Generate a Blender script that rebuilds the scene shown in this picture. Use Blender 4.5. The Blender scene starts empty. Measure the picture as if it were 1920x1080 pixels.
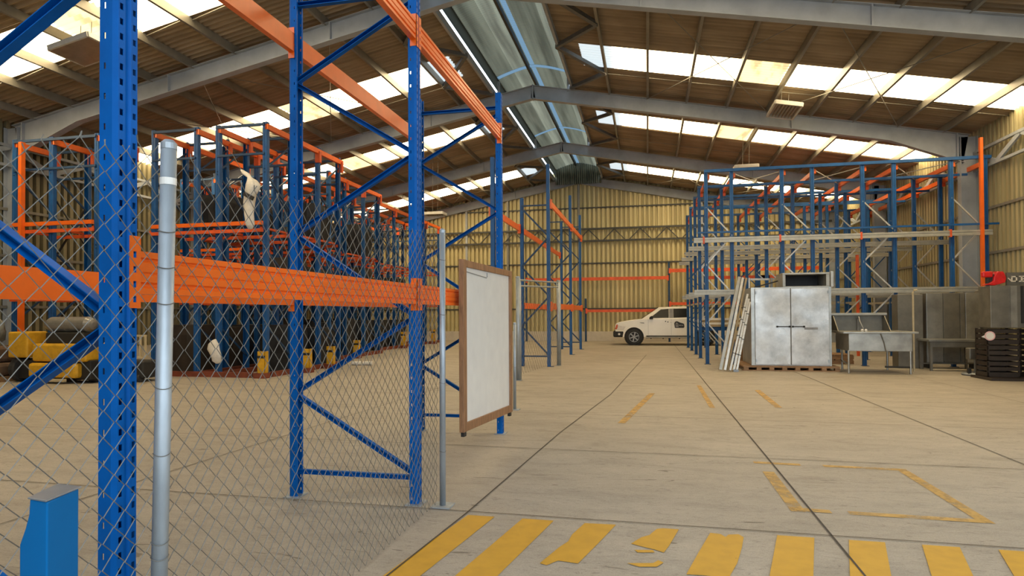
import bpy, bmesh, math, random
from mathutils import Vector, Matrix
random.seed(7)
sc = bpy.context.scene
COL = sc.collection
R = math.radians
V = Vector

# ------------------------------------------------------------------ materials
def nmat(name):
    m = bpy.data.materials.new(name); m.use_nodes = True
    nt = m.node_tree; nt.nodes.clear()
    out = nt.nodes.new('ShaderNodeOutputMaterial')
    b = nt.nodes.new('ShaderNodeBsdfPrincipled')
    nt.links.new(b.outputs[0], out.inputs[0])
    return m, nt, b, out
def node(nt, t, **kw):
    n = nt.nodes.new(t)
    for k, v in kw.items():
        if k.startswith('i_'):
            key = k[2:]
            n.inputs[int(key) if key.isdigit() else key].default_value = v
        else: setattr(n, k, v)
    return n
def ramp(nt, src, stops):
    r = nt.nodes.new('ShaderNodeValToRGB'); e = r.color_ramp.elements
    e[0].position, e[0].color = stops[0][0], (*stops[0][1], 1)
    e[1].position, e[1].color = stops[1][0], (*stops[1][1], 1)
    for p, c in stops[2:]:
        x = e.new(p); x.color = (*c, 1)
    nt.links.new(src, r.inputs[0]); return r
def coords(nt, scale=(1, 1, 1), kind='Object'):
    tc = nt.nodes.new('ShaderNodeTexCoord'); mp = nt.nodes.new('ShaderNodeMapping')
    mp.inputs['Scale'].default_value = scale
    nt.links.new(tc.outputs[kind], mp.inputs[0]); return mp.outputs[0]
def paint(name, c, rough=.45, metal=0, var=.18, scale=6, dark=None, stretch=(1, 1, 1), bump=0, spec=.5):
    """plain finish with a little cloudy wear"""
    m, nt, b, out = nmat(name)
    co = coords(nt, stretch)
    n = node(nt, 'ShaderNodeTexNoise', i_Scale=scale, i_Detail=5.0, i_Roughness=.6)
    nt.links.new(co, n.inputs['Vector'])
    d = dark or tuple(x * (1 - var) for x in c)
    l = tuple(min(1, x * (1 + var * .6)) for x in c)
    r = ramp(nt, n.outputs[0], [(.3, d), (.7, l)])
    nt.links.new(r.outputs[0], b.inputs['Base Color'])
    b.inputs['Roughness'].default_value = rough; b.inputs['Metallic'].default_value = metal
    b.inputs['Specular IOR Level'].default_value = spec
    if bump:
        bp = node(nt, 'ShaderNodeBump', i_Strength=bump, i_Distance=.01)
        nt.links.new(n.outputs[0], bp.inputs['Height']); nt.links.new(bp.outputs[0], b.inputs['Normal'])
    return m
M = {}
M['blue'] = paint('blue_paint', (.0003, .098, .38), .5, var=.25, scale=4, spec=.12)
M['blue2'] = paint('blue_paint_aged', (.004, .08, .26), .45, var=.3, scale=5)
M['navy'] = paint('dark_blue_paint', (.010, .05, .13), .5, var=.3, scale=5)
M['orange'] = paint('orange_paint', (.86, .145, .010), .35, var=.12, scale=4, spec=.55)
M['orange2'] = paint('orange_paint_aged', (.72, .10, .02), .45, var=.25, scale=5)
M['galv'] = paint('galvanised_steel', (.38, .42, .45), .5, metal=.5, var=.3, scale=9, stretch=(1, 1, .3))
M['wire'] = paint('galvanised_wire', (.185, .175, .15), .5, metal=.3, var=.15, scale=30)
M['rail_grey'] = paint('grey_box_beam', (.42, .41, .36), .4, metal=.3, var=.2, scale=5)
M['brace_grey'] = paint('zinc_brace', (.50, .49, .45), .4, metal=.4, var=.2, scale=6)
M['steel_paint'] = paint('grey_structural_paint', (.36, .39, .43), .5, var=.16, scale=2.2, stretch=(1, 1, 1))
M['purlin'] = paint('purlin_galvanised', (.25, .235, .20), .45, metal=.35, var=.2, scale=2)
M['vent_blue'] = paint('pale_blue_steel', (.62, .80, .95), .5, var=.1, scale=3)
M['vent_white'] = paint('white_purlin', (.90, .92, .87), .5, var=.05, scale=3)
M['vent_sheet'] = paint('pale_green_sheet', (.30, .33, .25), .5, metal=.2, var=.25, scale=1.4)
M['dark'] = paint('near_black', (.018, .017, .016), .6, var=.3)
M['rubber'] = paint('rubber', (.025, .025, .026), .75, var=.2)
M['yellow'] = paint('yellow_paint', (.66, .36, .02), .45, var=.25, scale=7)
M['white_car'] = paint('white_car_paint', (.88, .85, .77), .2, var=.04, scale=2, spec=.7)
M['glass'] = paint('dark_window_glass', (.012, .013, .014), .22, var=.1, spec=.25)
M['chrome'] = paint('alloy', (.36, .35, .33), .4, metal=.5, var=.2)
M['lamp'] = paint('headlamp_lens', (.75, .72, .68), .15, var=.15, scale=14)
M['amber'] = paint('amber_lens', (.55, .10, .02), .25)
M['decal'] = paint('charcoal_decal', (.03, .032, .035), .5)
M['decal_grey'] = paint('grey_decal', (.28, .28, .28), .5)
M['stainless'] = paint('stainless', (.40, .39, .35), .33, metal=.7, var=.3, scale=3)
M['stainless_d'] = paint('dull_stainless', (.20, .185, .15), .45, metal=.5, var=.3, scale=3)
def translucent(name, c):
    m, nt, b, out = nmat(name)
    tl = nt.nodes.new('ShaderNodeBsdfTranslucent'); mx = nt.nodes.new('ShaderNodeMixShader'); mx.inputs[0].default_value = .22
    co = coords(nt, (2.2, .12, 1)); n = node(nt, 'ShaderNodeTexNoise', i_Scale=1.6, i_Detail=3.0); nt.links.new(co, n.inputs['Vector'])
    r = ramp(nt, n.outputs[0], [(.35, tuple(x * .45 for x in c)), (.6, c)])
    nt.links.new(r.outputs[0], b.inputs['Base Color']); nt.links.new(r.outputs[0], tl.inputs[0])
    b.inputs['Roughness'].default_value = .5
    nt.links.new(b.outputs[0], mx.inputs[1]); nt.links.new(tl.outputs[0], mx.inputs[2]); nt.links.new(mx.outputs[0], out.inputs[0]); return m
M['vent_sheet'] = translucent('pale_green_translucent_sheet', (.24, .255, .195))
M['vent_light'] = translucent('clearer_green_translucent_sheet', (.40, .42, .33))
def glazing(name, c):
    m, nt, b, out = nmat(name); tl = nt.nodes.new('ShaderNodeBsdfTranslucent'); tl.inputs[0].default_value = (*c, 1)
    nt.links.new(tl.outputs[0], out.inputs[0]); return m
M['vent_blue'] = glazing('pale_blue_translucent_strip', (.075, .115, .15))  # translucent so the ridge purlin and bents look brightly lit
M['vent_white'] = glazing('white_glazing_strip', (.15, .155, .14))
M['wall_shaded'] = None
M['concrete_wall'] = paint('white_dado', (.55, .50, .42), .8, var=.12, scale=3)
M['plastic_brown'] = paint('dark_brown_plastic', (.030, .020, .014), .45, var=.3, scale=8)
M['red'] = paint('red_plastic', (.72, .012, .01), .4, var=.25, scale=9)
M['letter'] = paint('cream_lettering', (.75, .68, .55), .5, var=.08)
M['tag'] = paint('white_label', (.75, .72, .66), .5, var=.08)
M['tag_pink'] = paint('pink_label_ring', (.72, .42, .42), .5, var=.1)
M['tag_teal'] = paint('teal_label_ring', (.35, .60, .58), .5, var=.1)
M['bag'] = paint('white_plastic_bag', (.72, .68, .62), .4, var=.2, scale=10, bump=.3)
M['cream'] = paint('cream_paint', (.56, .46, .28), .5, var=.2)
M['grey_cyl'] = paint('grey_gas_cylinder', (.26, .25, .23), .35, metal=.4, var=.25, scale=5)
M['film'] = paint('clear_film_over_goods', (.22, .23, .20), .15, var=.4, scale=6, bump=.5)
M['box_brown'] = paint('brown_sack', (.16, .10, .06), .8, var=.35, scale=5)
M['plum'] = paint('blue_bollard_paint', (.0004, .12, .34), .55, var=.1, scale=3, spec=.15)
M['cap'] = paint('grey_cap', (.24, .26, .28), .4, metal=.4)
M['grey_pole'] = paint('aluminium_pole', (.60, .57, .50), .35, metal=.5, var=.2, scale=10)
M['cardboard'] = paint('tan_board', (.36, .27, .15), .75, var=.2)
M['lampbox'] = paint('white_enamel', (.62, .60, .54), .4, var=.1)
M['louvre'] = paint('aluminium_louvre', (.46, .36, .24), .3, metal=.6, var=.15)
M['tie'] = paint('black_strap', (.02, .02, .02), .7)
M['soil'] = paint('earth_and_asphalt', (.28, .27, .25), .9, var=.2, scale=1)

def wood(name, c, scale=(3, 3, 30)):
    m, nt, b, out = nmat(name)
    co = coords(nt, scale)
    n = node(nt, 'ShaderNodeTexNoise', i_Scale=2.2, i_Detail=6.0, i_Distortion=1.2)
    nt.links.new(co, n.inputs['Vector'])
    r = ramp(nt, n.outputs[0], [(.3, tuple(x * .55 for x in c)), (.65, c)])
    nt.links.new(r.outputs[0], b.inputs['Base Color']); b.inputs['Roughness'].default_value = .6
    return m
M['wood'] = wood('varnished_timber', (.33, .165, .075), (14, 14, 2))
M['pallet'] = wood('pallet_timber', (.36, .20, .09), (2, 14, 14))

def board_white():
    m, nt, b, out = nmat('whiteboard_face')
    co = coords(nt)
    n = node(nt, 'ShaderNodeTexNoise', i_Scale=5.0, i_Detail=6.0); nt.links.new(co, n.inputs['Vector'])
    r = ramp(nt, n.outputs[0], [(.25, (.66, .66, .64)), (.7, (.74, .74, .71))])
    nt.links.new(r.outputs[0], b.inputs['Base Color']); b.inputs['Roughness'].default_value = .35
    return m
M['whiteboard'] = board_white()

def cabinet_steel():
    m, nt, b, out = nmat('brushed_cabinet_steel')
    co = coords(nt)
    n = node(nt, 'ShaderNodeTexNoise', i_Scale=3.5, i_Detail=7.0, i_Roughness=.65); nt.links.new(co, n.inputs['Vector'])
    n2 = node(nt, 'ShaderNodeTexNoise', i_Scale=1.3, i_Detail=3.0); nt.links.new(co, n2.inputs['Vector'])
    r = ramp(nt, n.outputs[0], [(.3, (.38, .38, .37)), (.62, (.62, .62, .60))])
    nt.links.new(r.outputs[0], b.inputs['Base Color'])
    b.inputs['Metallic'].default_value = .45
    rr = ramp(nt, n2.outputs[0], [(.35, (.22, .22, .22)), (.65, (.5, .5, .5))])
    nt.links.new(rr.outputs[0], b.inputs['Roughness'])
    bp = node(nt, 'ShaderNodeBump', i_Strength=.25, i_Distance=.05)
    nt.links.new(n2.outputs[0], bp.inputs['Height']); nt.links.new(bp.outputs[0], b.inputs['Normal'])
    return m
M['cabinet'] = cabinet_steel()

def concrete_floor():
    m, nt, b, out = nmat('worn_concrete')
    co = coords(nt); cs = coords(nt, (.55, 1.6, 1))
    def noise(v, s_, d_, r_=.6, ds=0.0):
        n = node(nt, 'ShaderNodeTexNoise', i_Scale=s_, i_Detail=d_, i_Roughness=r_, i_Distortion=ds); nt.links.new(v, n.inputs['Vector']); return n.outputs[0]
    big, mid, fine, grit = noise(co, .4, 4.0), noise(cs, 2.4, 9.0, .72, .8), noise(cs, 21.0, 6.0, .7, 1.6), noise(co, 95.0, 3.0, .7)
    fleck = noise(coords(nt, (.32, 1.35, 1)), 9.0, 2.0, .5, 1.2)
    c1 = ramp(nt, big, [(.3, (.36, .315, .255)), (.7, (.44, .39, .32))])
    c2 = ramp(nt, mid, [(.28, (.80, .79, .78)), (.5, (.98, .98, .98)), (.75, (1.07, 1.06, 1.05))])
    c3 = ramp(nt, fine, [(.32, (.56, .55, .54)), (.43, (.95, .95, .95)), (.58, (1, 1, 1)), (.70, (1.14, 1.14, 1.14))])
    c4 = ramp(nt, grit, [(.3, (.80, .80, .80)), (.6, (1.05, 1.05, 1.05))])
    c5 = ramp(nt, fleck, [(.27, (.50, .48, .45)), (.30, (1, 1, 1))])
    c = c1.outputs[0]
    for k in (c2, c3, c4, c5):
        x = node(nt, 'ShaderNodeMixRGB', blend_type='MULTIPLY', i_0=1.0)
        nt.links.new(c, x.inputs[1]); nt.links.new(k.outputs[0], x.inputs[2]); c = x.outputs[0]
    nt.links.new(c, b.inputs['Base Color'])
    rr = ramp(nt, mid, [(.3, (.66, .66, .66)), (.7, (.48, .48, .48))]); nt.links.new(rr.outputs[0], b.inputs['Roughness'])
    bp = node(nt, 'ShaderNodeBump', i_Strength=.35, i_Distance=.012)
    nt.links.new(fine, bp.inputs['Height']); nt.links.new(bp.outputs[0], b.inputs['Normal'])
    return m
M['floor'] = concrete_floor()

def worn_yellow(name, c, lo, hi, sc_=5.5, full=1.0):
    m, nt, b, out = nmat(name)
    co = coords(nt)
    n = node(nt, 'ShaderNodeTexNoise', i_Scale=sc_, i_Detail=9.0, i_Roughness=.72); nt.links.new(co, n.inputs['Vector'])
    n2 = node(nt, 'ShaderNodeTexNoise', i_Scale=9.0, i_Detail=6.0); nt.links.new(co, n2.inputs['Vector'])
    r = ramp(nt, n2.outputs[0], [(.3, tuple(x * .88 for x in c)), (.6, c)])
    nt.links.new(r.outputs[0], b.inputs['Base Color']); b.inputs['Roughness'].default_value = .55
    t = nt.nodes.new('ShaderNodeBsdfTransparent'); mx = nt.nodes.new('ShaderNodeMixShader')
    f = ramp(nt, n.outputs[0], [(lo, (0, 0, 0)), (hi, (full, full, full))])
    nt.links.new(f.outputs[0], mx.inputs[0]); nt.links.new(t.outputs[0], mx.inputs[1]); nt.links.new(b.outputs[0], mx.inputs[2])
    nt.links.new(mx.outputs[0], out.inputs[0])
    return m
M['stripe'] = worn_yellow('yellow_floor_paint', (.58, .315, .022), .30, .33)
M['stripe_old'] = worn_yellow('faded_floor_paint', (.60, .36, .09), .30, .55, 6, .85)
M['lattice'] = paint('dark_lattice_paint', (.13, .13, .125), .55, var=.2)
M['dark_red'] = paint('rusty_red_rail', (.20, .045, .02), .6, var=.35, scale=6)
M['filler_dark'] = paint('dark_filler_load', (.012, .013, .016), .55, var=.4, scale=4, bump=.4)
M['filler_brown'] = paint('dark_brown_filler_load', (.030, .020, .013), .6, var=.4, scale=4, bump=.4)
M['girt'] = paint('dark_painted_girt', (.05, .05, .045), .55, var=.2)
M['joint'] = paint('floor_joint', (.07, .055, .04), .9)

def roof_sheet():
    m, nt, b, out = nmat('fibre_cement_sheet')
    co = coords(nt)
    n = node(nt, 'ShaderNodeTexNoise', i_Scale=.9, i_Detail=6.0); nt.links.new(co, n.inputs['Vector'])
    co2 = coords(nt, (.5, 7, .5))
    n2 = node(nt, 'ShaderNodeTexNoise', i_Scale=1.0, i_Detail=5.0); nt.links.new(co2, n2.inputs['Vector'])
    r = ramp(nt, n.outputs[0], [(.3, (.31, .235, .155)), (.7, (.43, .34, .23))])
    r2 = ramp(nt, n2.outputs[0], [(.3, (.72, .70, .68)), (.7, (1.1, 1.1, 1.1))])
    x = node(nt, 'ShaderNodeMixRGB', blend_type='MULTIPLY', i_0=1.0)
    nt.links.new(r.outputs[0], x.inputs[1]); nt.links.new(r2.outputs[0], x.inputs[2])
    nt.links.new(x.outputs[0], b.inputs['Base Color']); b.inputs['Roughness'].default_value = .8
    return m
M['roof'] = roof_sheet()

def wall_sheet(name, c0, c1):
    m, nt, b, out = nmat(name)
    co = coords(nt, (1.5, 1.5, .2))
    n = node(nt, 'ShaderNodeTexNoise', i_Scale=1.0, i_Detail=6.0); nt.links.new(co, n.inputs['Vector'])
    r = ramp(nt, n.outputs[0], [(.3, c0), (.7, c1)])
    nt.links.new(r.outputs[0], b.inputs['Base Color']); b.inputs['Roughness'].default_value = .55
    b.inputs['Metallic'].default_value = .1
    return m
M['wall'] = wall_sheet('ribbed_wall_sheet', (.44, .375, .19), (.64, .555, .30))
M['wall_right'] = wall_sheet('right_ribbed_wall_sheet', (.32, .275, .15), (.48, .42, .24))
M['wall_shaded'] = wall_sheet('shaded_ribbed_wall_sheet', (.20, .175, .10), (.31, .27, .16))  # left wall sheet, base colour darkened to stand for shade behind the racking

def skylight(name, col, strength, rust=False):
    m, nt, b, out = nmat(name)
    b.inputs['Base Color'].default_value = (.5, .5, .48, 1)
    b.inputs['Roughness'].default_value = .5
    if rust:
        co = coords(nt)
        n = node(nt, 'ShaderNodeTexNoise', i_Scale=1.5, i_Detail=8.0); nt.links.new(coords(nt, (2.5, .6, 1)), n.inputs['Vector'])
        r = ramp(nt, n.outputs[0], [(.36, tuple(x * .45 for x in col)), (.50, col)])
        nt.links.new(r.outputs[0], b.inputs['Emission Color'])
    else: b.inputs['Emission Color'].default_value = (*col, 1)
    b.inputs['Emission Strength'].default_value = strength
    return m
SKY = 9.5
M['sky_white'] = skylight('daylit_translucent_sheet', (1.0, .78, .45), SKY)
M['sky_yellow'] = skylight('yellowed_translucent_sheet', (1.0, .72, .34), SKY * .18, True)
M['sky_grey'] = skylight('dirty_translucent_sheet', (.72, .85, .92), SKY * .09)

# ------------------------------------------------------------------ mesh helper
class MB:
    def __init__(s): s.v = []; s.f = []
    def add(s, vs, fs):
        o = len(s.v); s.v += [tuple(v) for v in vs]; s.f += [tuple(i + o for i in f) for f in fs]; return s
    def box(s, c, d, rot=None):
        x, y, z = d[0] / 2, d[1] / 2, d[2] / 2
        vs = [V((a * x, b * y, e * z)) for a in (-1, 1) for b in (-1, 1) for e in (-1, 1)]
        if rot is not None: vs = [rot @ v for v in vs]
        c = V(c)
        return s.add([v + c for v in vs], [(0, 1, 3, 2), (4, 6, 7, 5), (0, 4, 5, 1), (2, 3, 7, 6), (0, 2, 6, 4), (1, 5, 7, 3)])
    def b2(s, lo, hi):
        return s.box([(a + b) / 2 for a, b in zip(lo, hi)], [abs(b - a) for a, b in zip(lo, hi)])
    def frame(s, p, q, up=(0, 0, 1)):
        d = (V(q) - V(p)); L = d.length; d.normalize()
        u = V(up)
        if abs(d.dot(u)) > .99: u = V((1, 0, 0))
        a = d.cross(u).normalized(); b = a.cross(d).normalized()
        return d, a, b, L
    def bar(s, p, q, w, h, up=(0, 0, 1)):
        d, a, b, L = s.frame(p, q, up); p = V(p); q = V(q)
        vs = [e + a * i * w / 2 + b * j * h / 2 for e in (p, q) for i, j in ((-1, -1), (1, -1), (1, 1), (-1, 1))]
        return s.add(vs, [(3, 2, 1, 0), (4, 5, 6, 7), (0, 1, 5, 4), (1, 2, 6, 5), (2, 3, 7, 6), (3, 0, 4, 7)])
    def chan(s, p, q, w, h, t=.004, up=(0, 0, 1)):
        """open C channel: web on the up side, lips down"""
        d, a, b, L = s.frame(p, q, up)
        prof = [(-w/2, -h/2), (-w/2, h/2), (w/2, h/2), (w/2, -h/2), (w/2 - t, -h/2), (w/2 - t, h/2 - t), (-w/2 + t, h/2 - t), (-w/2 + t, -h/2)]
        return s.sweep(prof, [p, q], a, b)
    def sweep(s, prof, path, a, b, caps=True):
        n = len(prof); vs = []; fs = []
        for p in path: vs += [V(p) + a * x + b * y for x, y in prof]
        for k in range(len(path) - 1):
            for i in range(n):
                j = (i + 1) % n; fs.append((k * n + i, k * n + j, (k + 1) * n + j, (k + 1) * n + i))
        if caps: fs += [tuple(range(n))[::-1], tuple(range((len(path) - 1) * n, len(path) * n))]
        return s.add(vs, fs)
    def tube(s, path, r, n=8, r2=None, caps=True):
        path = [V(p) for p in path]; vs = []; fs = []; m = len(path)
        for k, p in enumerate(path):
            d = (path[min(k + 1, m - 1)] - path[max(k - 1, 0)]).normalized()
            u = V((0, 0, 1)) if abs(d.z) < .95 else V((1, 0, 0))
            a = d.cross(u).normalized(); b = a.cross(d).normalized()
            rr = r if r2 is None else r + (r2 - r) * k / max(1, m - 1)
            vs += [p + a * rr * math.cos(2 * math.pi * i / n) + b * rr * math.sin(2 * math.pi * i / n) for i in range(n)]
        for k in range(m - 1):
            for i in range(n):
                j = (i + 1) % n; fs.append((k * n + i, k * n + j, (k + 1) * n + j, (k + 1) * n + i))
        if caps: fs += [tuple(range(n))[::-1], tuple(range((m - 1) * n, m * n))]
        return s.add(vs, fs)
    def lathe(s, prof, c, axis='z', n=24, caps=True):
        vs = []; fs = []; m = len(prof); c = V(c)
        for r, h in prof:
            for i in range(n):
                a = 2 * math.pi * i / n; x, y = r * math.cos(a), r * math.sin(a)
                vs.append(c + {'z': V((x, y, h)), 'y': V((x, h, y)), 'x': V((h, x, y))}[axis])
        for k in range(m - 1):
            for i in range(n):
                j = (i + 1) % n; fs.append((k * n + i, k * n + j, (k + 1) * n + j, (k + 1) * n + i))
        if caps: fs += [tuple(range(n))[::-1], tuple(range((m - 1) * n, m * n))]
        else: fs += [((m - 1) * n + i, (m - 1) * n + (i + 1) % n, (i + 1) % n, i) for i in range(n)]
        return s.add(vs, fs)
    def prism(s, poly, c, u, w, ext):
        """polygon in the (u,w) plane through c, extruded by vector ext"""
        u, w, ext, c = V(u), V(w), V(ext), V(c); n = len(poly)
        vs = [c + u * x + w * y for x, y in poly] + [c + u * x + w * y + ext for x, y in poly]
        return s.add(vs, [tuple(range(n))[::-1], tuple(range(n, 2 * n))] + [(i, (i + 1) % n, n + (i + 1) % n, n + i) for i in range(n)])

def mesh(name, mb, mat, origin=(0, 0, 0), smooth=False):
    me = bpy.data.meshes.new(name); o = V(origin)
    me.from_pydata([V(v) - o for v in mb.v], [], mb.f)
    for m in (mat if isinstance(mat, (list, tuple)) else [mat]): me.materials.append(M[m] if isinstance(m, str) else m)
    bm = bmesh.new(); bm.from_mesh(me); bmesh.ops.recalc_face_normals(bm, faces=bm.faces); bm.to_mesh(me); bm.free()
    if smooth:
        for p in me.polygons: p.use_smooth = True
    return me
def wloc(o):
    l = V(o.location)
    while o.parent: o = o.parent; l += V(o.location)
    return l
def obj(name, mb, mat, parent=None, origin=None, bevel=0, smooth=False, label=None, solid=0):
    """world-space mesh builder -> ONE object; a child keeps its parent's base as origin unless told otherwise"""
    base = wloc(parent) if parent else V((0, 0, 0))
    og = V(origin) if origin is not None else base
    o = bpy.data.objects.new(name, mesh(name, mb, mat, og, smooth)); COL.objects.link(o)
    o.location = og - base; o.parent = parent
    if bevel:
        m = o.modifiers.new('bevel', 'BEVEL'); m.width = bevel; m.segments = 2; m.limit_method = 'ANGLE'; m.angle_limit = R(40)
    if solid:
        m = o.modifiers.new('thickness', 'SOLIDIFY'); m.thickness = solid; m.offset = -1
    if label: o['label'] = label
    return o
def inst(name, me, loc, parent, rotz=0, label=None):
    o = bpy.data.objects.new(name, me); COL.objects.link(o); o.parent = parent
    o.location = V(loc) - (wloc(parent) if parent else V((0, 0, 0))); o.rotation_euler.z = rotz
    if label: o['label'] = label
    return o
def tag(o, label, cat, group=None, kind=None):
    o['label'] = label; o['category'] = cat
    if group: o['group'] = group
    if kind: o['kind'] = kind
    return o
def thing(name, label, cat, loc=(0, 0, 0), group=None):
    o = bpy.data.objects.new(name, None); COL.objects.link(o); o.location = loc; o.empty_display_size = .2
    return tag(o, label, cat, group)
def struct(name, mb, mat, **kw):
    o = obj(name, mb, mat, **kw); o['kind'] = 'structure'; return o

# ------------------------------------------------------------------ building shell
XL, XR, XC = -16.0, 9.0, -3.48
YF, YB = -.62, 32.75
SL = .195
def rtop(x): return 8.66 - SL * abs(x - XC)        # top of the portal rafters
def roofz(x): return rtop(x) + .19                 # underside of the roof sheets
FRAMES = [-.5, 6.05, 12.7, 19.3, 26.0, 32.55]
STRIPS = [(2.6, 3.6), (9.85, 11.15), (16.1, 17.55), (21.6, 23.05), (29.1, 30.5)]  # first strip is unseen, kept on the left only to brighten the floor

m = MB(); m.add([(XL, YF, 0), (XR, YF, 0), (XR, YB, 0), (XL, YB, 0), (XL, YF, -.2), (XR, YF, -.2), (XR, YB, -.2), (XL, YB, -.2)],
                [(0, 1, 2, 3), (7, 6, 5, 4), (0, 4, 5, 1), (1, 5, 6, 2), (2, 6, 7, 3), (3, 7, 4, 0)])
floor = struct('floor', m, 'floor')
m = MB(); m.b2((-40, -40, -.32), (40, YF - .01, -.03)); m.b2((XR + .01, YF, -.32), (40, 40, -.03)); struct('ground', m, 'soil')

# floor joints: thin sawn lines
def ribbon(pts, w, z=.0065):
    mb = MB()
    for p, q in zip(pts, pts[1:]):
        p = V((*p, 0)); q = V((*q, 0)); d = (q - p).normalized(); n = V((-d.y, d.x, 0)) * w / 2
        mb.add([(*(p + n).xy, z), (*(q + n).xy, z), (*(q - n).xy, z), (*(p - n).xy, z)], [(0, 1, 2, 3)])
    return mb
JM = MB()
for pts, w in (([(-1.51, 2.6), (-1.31, 4.43), (-1.06, 7.6), (-.66, 11.3), (-.45, 15.0), (-.05, 22.0)], .011),
               ([(1.165, .5), (1.165, 30)], .013), ([(3.49, 1), (3.49, 18)], .011), ([(5.82, 1), (5.82, 18)], .008),
               ([(-4.6, 1), (-3.5, 22)], .010),
               ([(-8, 4.5), (8, 4.395)], .010), ([(-9, 6.7), (8.9, 6.6)], .009), ([(-10, 9.2), (-.9, 9.02), (8.9, 8.75)], .009),
               ([(-11, 11.4), (8.9, 11.1)], .007), ([(-8, 2.2), (8, 2.15)], .009)):
    r = ribbon(pts, w); JM.add(r.v, r.f)
struct('floor_joint_lines', JM, 'joint', parent=floor)
# painted crossing bars, worn at the far ends
def poly_flat(polys, z):
    mb = MB()
    for k_, p in enumerate(polys): mb.add([(x, y, z + .0002 * k_) for x, y in p], [tuple(range(len(p)))])
    return mb
def bar_poly(x0, x1, slope, top=4.38, bot=2.7): return [(x0, top), (x1, top), (x1 - slope * (top - bot), bot), (x0 - slope * (top - bot), bot)]
BARS = [bar_poly(-1.29, -1.09, .155), bar_poly(-.885, -.66, .175),
        [(-.44, 4.37), (-.225, 4.38), (-.32, 4.0), (-.41, 3.66), (-.53, 3.68), (-.585, 3.60), (-.63, 3.62), (-.55, 3.9), (-.51, 4.0), (-.5, 4.13)],
        [(.05, 4.35), (.09, 4.37), (.195, 4.37), (.12, 4.05), (.085, 3.93), (.03, 3.97), (-.04, 4.0), (-.115, 4.04), (-.05, 4.17), (.0, 4.22)],
        [(-.09, 3.94), (.02, 3.96), (.03, 3.92), (-.07, 3.90)],
        [(.395, 4.34), (.46, 4.33), (.485, 4.28), (.51, 4.33), (.575, 4.35), (.60, 4.3), (.56, 4.1), (.50, 3.85), (.43, 3.64), (.20, 3.63), (.3, 4.0)],
        bar_poly(.82, 1.045, .25), bar_poly(1.25, 1.46, .28), bar_poly(1.67, 1.88, .29), bar_poly(2.09, 2.31, .30), bar_poly(2.53, 2.75, .31),
        [(-.13, 3.72), (.02, 3.75), (.05, 3.80), (.08, 3.77), (.04, 3.70), (-.06, 3.68)]]
struct('floor_stripe_markings', poly_flat(BARS, .003), 'stripe', parent=floor)
BOX = [[(1.0, 6.50), (1.42, 6.48), (1.42, 6.40), (1.0, 6.42)], [(1.62, 6.47), (2.32, 6.45), (2.32, 6.37), (1.62, 6.39)],
       [(2.24, 6.45), (2.33, 6.45), (2.33, 4.93), (2.24, 4.93)], [(1.42, 5.01), (2.33, 4.99), (2.33, 4.91), (1.42, 4.93)],
       [(1.02, 6.1), (1.12, 6.1), (1.12, 4.93), (1.02, 4.93)], [(1.02, 5.03), (1.3, 5.01), (1.3, 4.93), (1.02, 4.95)],
       [(.02, 11.6), (.12, 11.6), (-.3, 8.4), (-.4, 8.4)], [(.95, 13.0), (1.03, 13.0), (1.0, 10.0), (.92, 10.0)], [(1.95, 12.4), (2.05, 12.4), (2.0, 10.2), (1.9, 10.2)]]
struct('faded_box_markings', poly_flat(BOX, .003), 'stripe_old', parent=floor)

# corrugated sheets
def rib_profile(a0, a1, pitch=.2, depth=.12):
    pts = []; a = a0
    while a < a1:
        for t, d in ((0, 0), (.34, 0), (.42, depth), (.92, depth), (1.0, 0)):
            if a + t * pitch <= a1: pts.append((a + t * pitch, d))
        a += pitch
    pts.append((a1, 0)); return pts
def rib_wall(a0, a1, place, zlo, zhi, pitch=.2):
    mb = MB(); P = rib_profile(a0, a1, pitch); n = len(P)
    for a, d in P:
        mb.v.append(tuple(place(a, d, zlo))); mb.v.append(tuple(place(a, d, zhi(a) if callable(zhi) else zhi)))
    for i in range(n - 1): mb.f.append((2 * i, 2 * i + 2, 2 * i + 3, 2 * i + 1))
    return mb
struct('wall_back', rib_wall(XL, XR, lambda a, d, z: (a, YB - d, z), .5, lambda a: roofz(a) + .25, .235), 'wall')
m = MB(); m.b2((XL, YB - .12, 0), (XR, YB + .1, .5)); struct('baseboard_back', m, 'concrete_wall')
SY0_, SY1_, SZ_ = .4, 6.4, 5.0                          # unseen side doorway in the right wall, opened for light from the right
m = MB()
for y0, y1, z0 in ((YF, SY0_, .5), (SY1_, YB, .5), (SY0_, SY1_, SZ_)):
    q = rib_wall(y0, y1, lambda a, d, z: (XR - d, a, z), z0, roofz(XR) + .2); m.add(q.v, q.f)
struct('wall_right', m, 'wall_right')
m = MB(); m.b2((XR - .1, YF, 0), (XR + .1, SY0_, .5)); m.b2((XR - .1, SY1_, 0), (XR + .1, YB, .5)); struct('baseboard_right', m, 'concrete_wall')
struct('wall_left', rib_wall(YF, YB, lambda a, d, z: (XL + d, a, z), .5, roofz(XL) + .2), 'wall_shaded')
m = MB(); m.b2((XL - .1, YF, 0), (XL + .1, YB, .5)); struct('baseboard_left', m, 'concrete_wall')
# front wall with the open loading doorway the camera looks in through
DX0, DX1, DZ = -1.6, 8.7, 5.2
GX0, GX1, GZ = -13.0, 8.2, 5.5                          # unseen open gable band high in the front wall, put in to light the rafters
m = MB(); fr = lambda a, d, z: (a, YF + d, z)
for a0, a1, z0, z1 in ((XL, DX0, 0, GZ), (DX1, XR, 0, GZ), (DX0, DX1, DZ, GZ), (XL, GX0, GZ, None), (GX1, XR, GZ, None)):
    w = rib_wall(a0, a1, fr, z0, z1 if z1 else (lambda a: roofz(a) + .25)); m.add(w.v, w.f)
struct('wall_front', m, 'wall')

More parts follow.
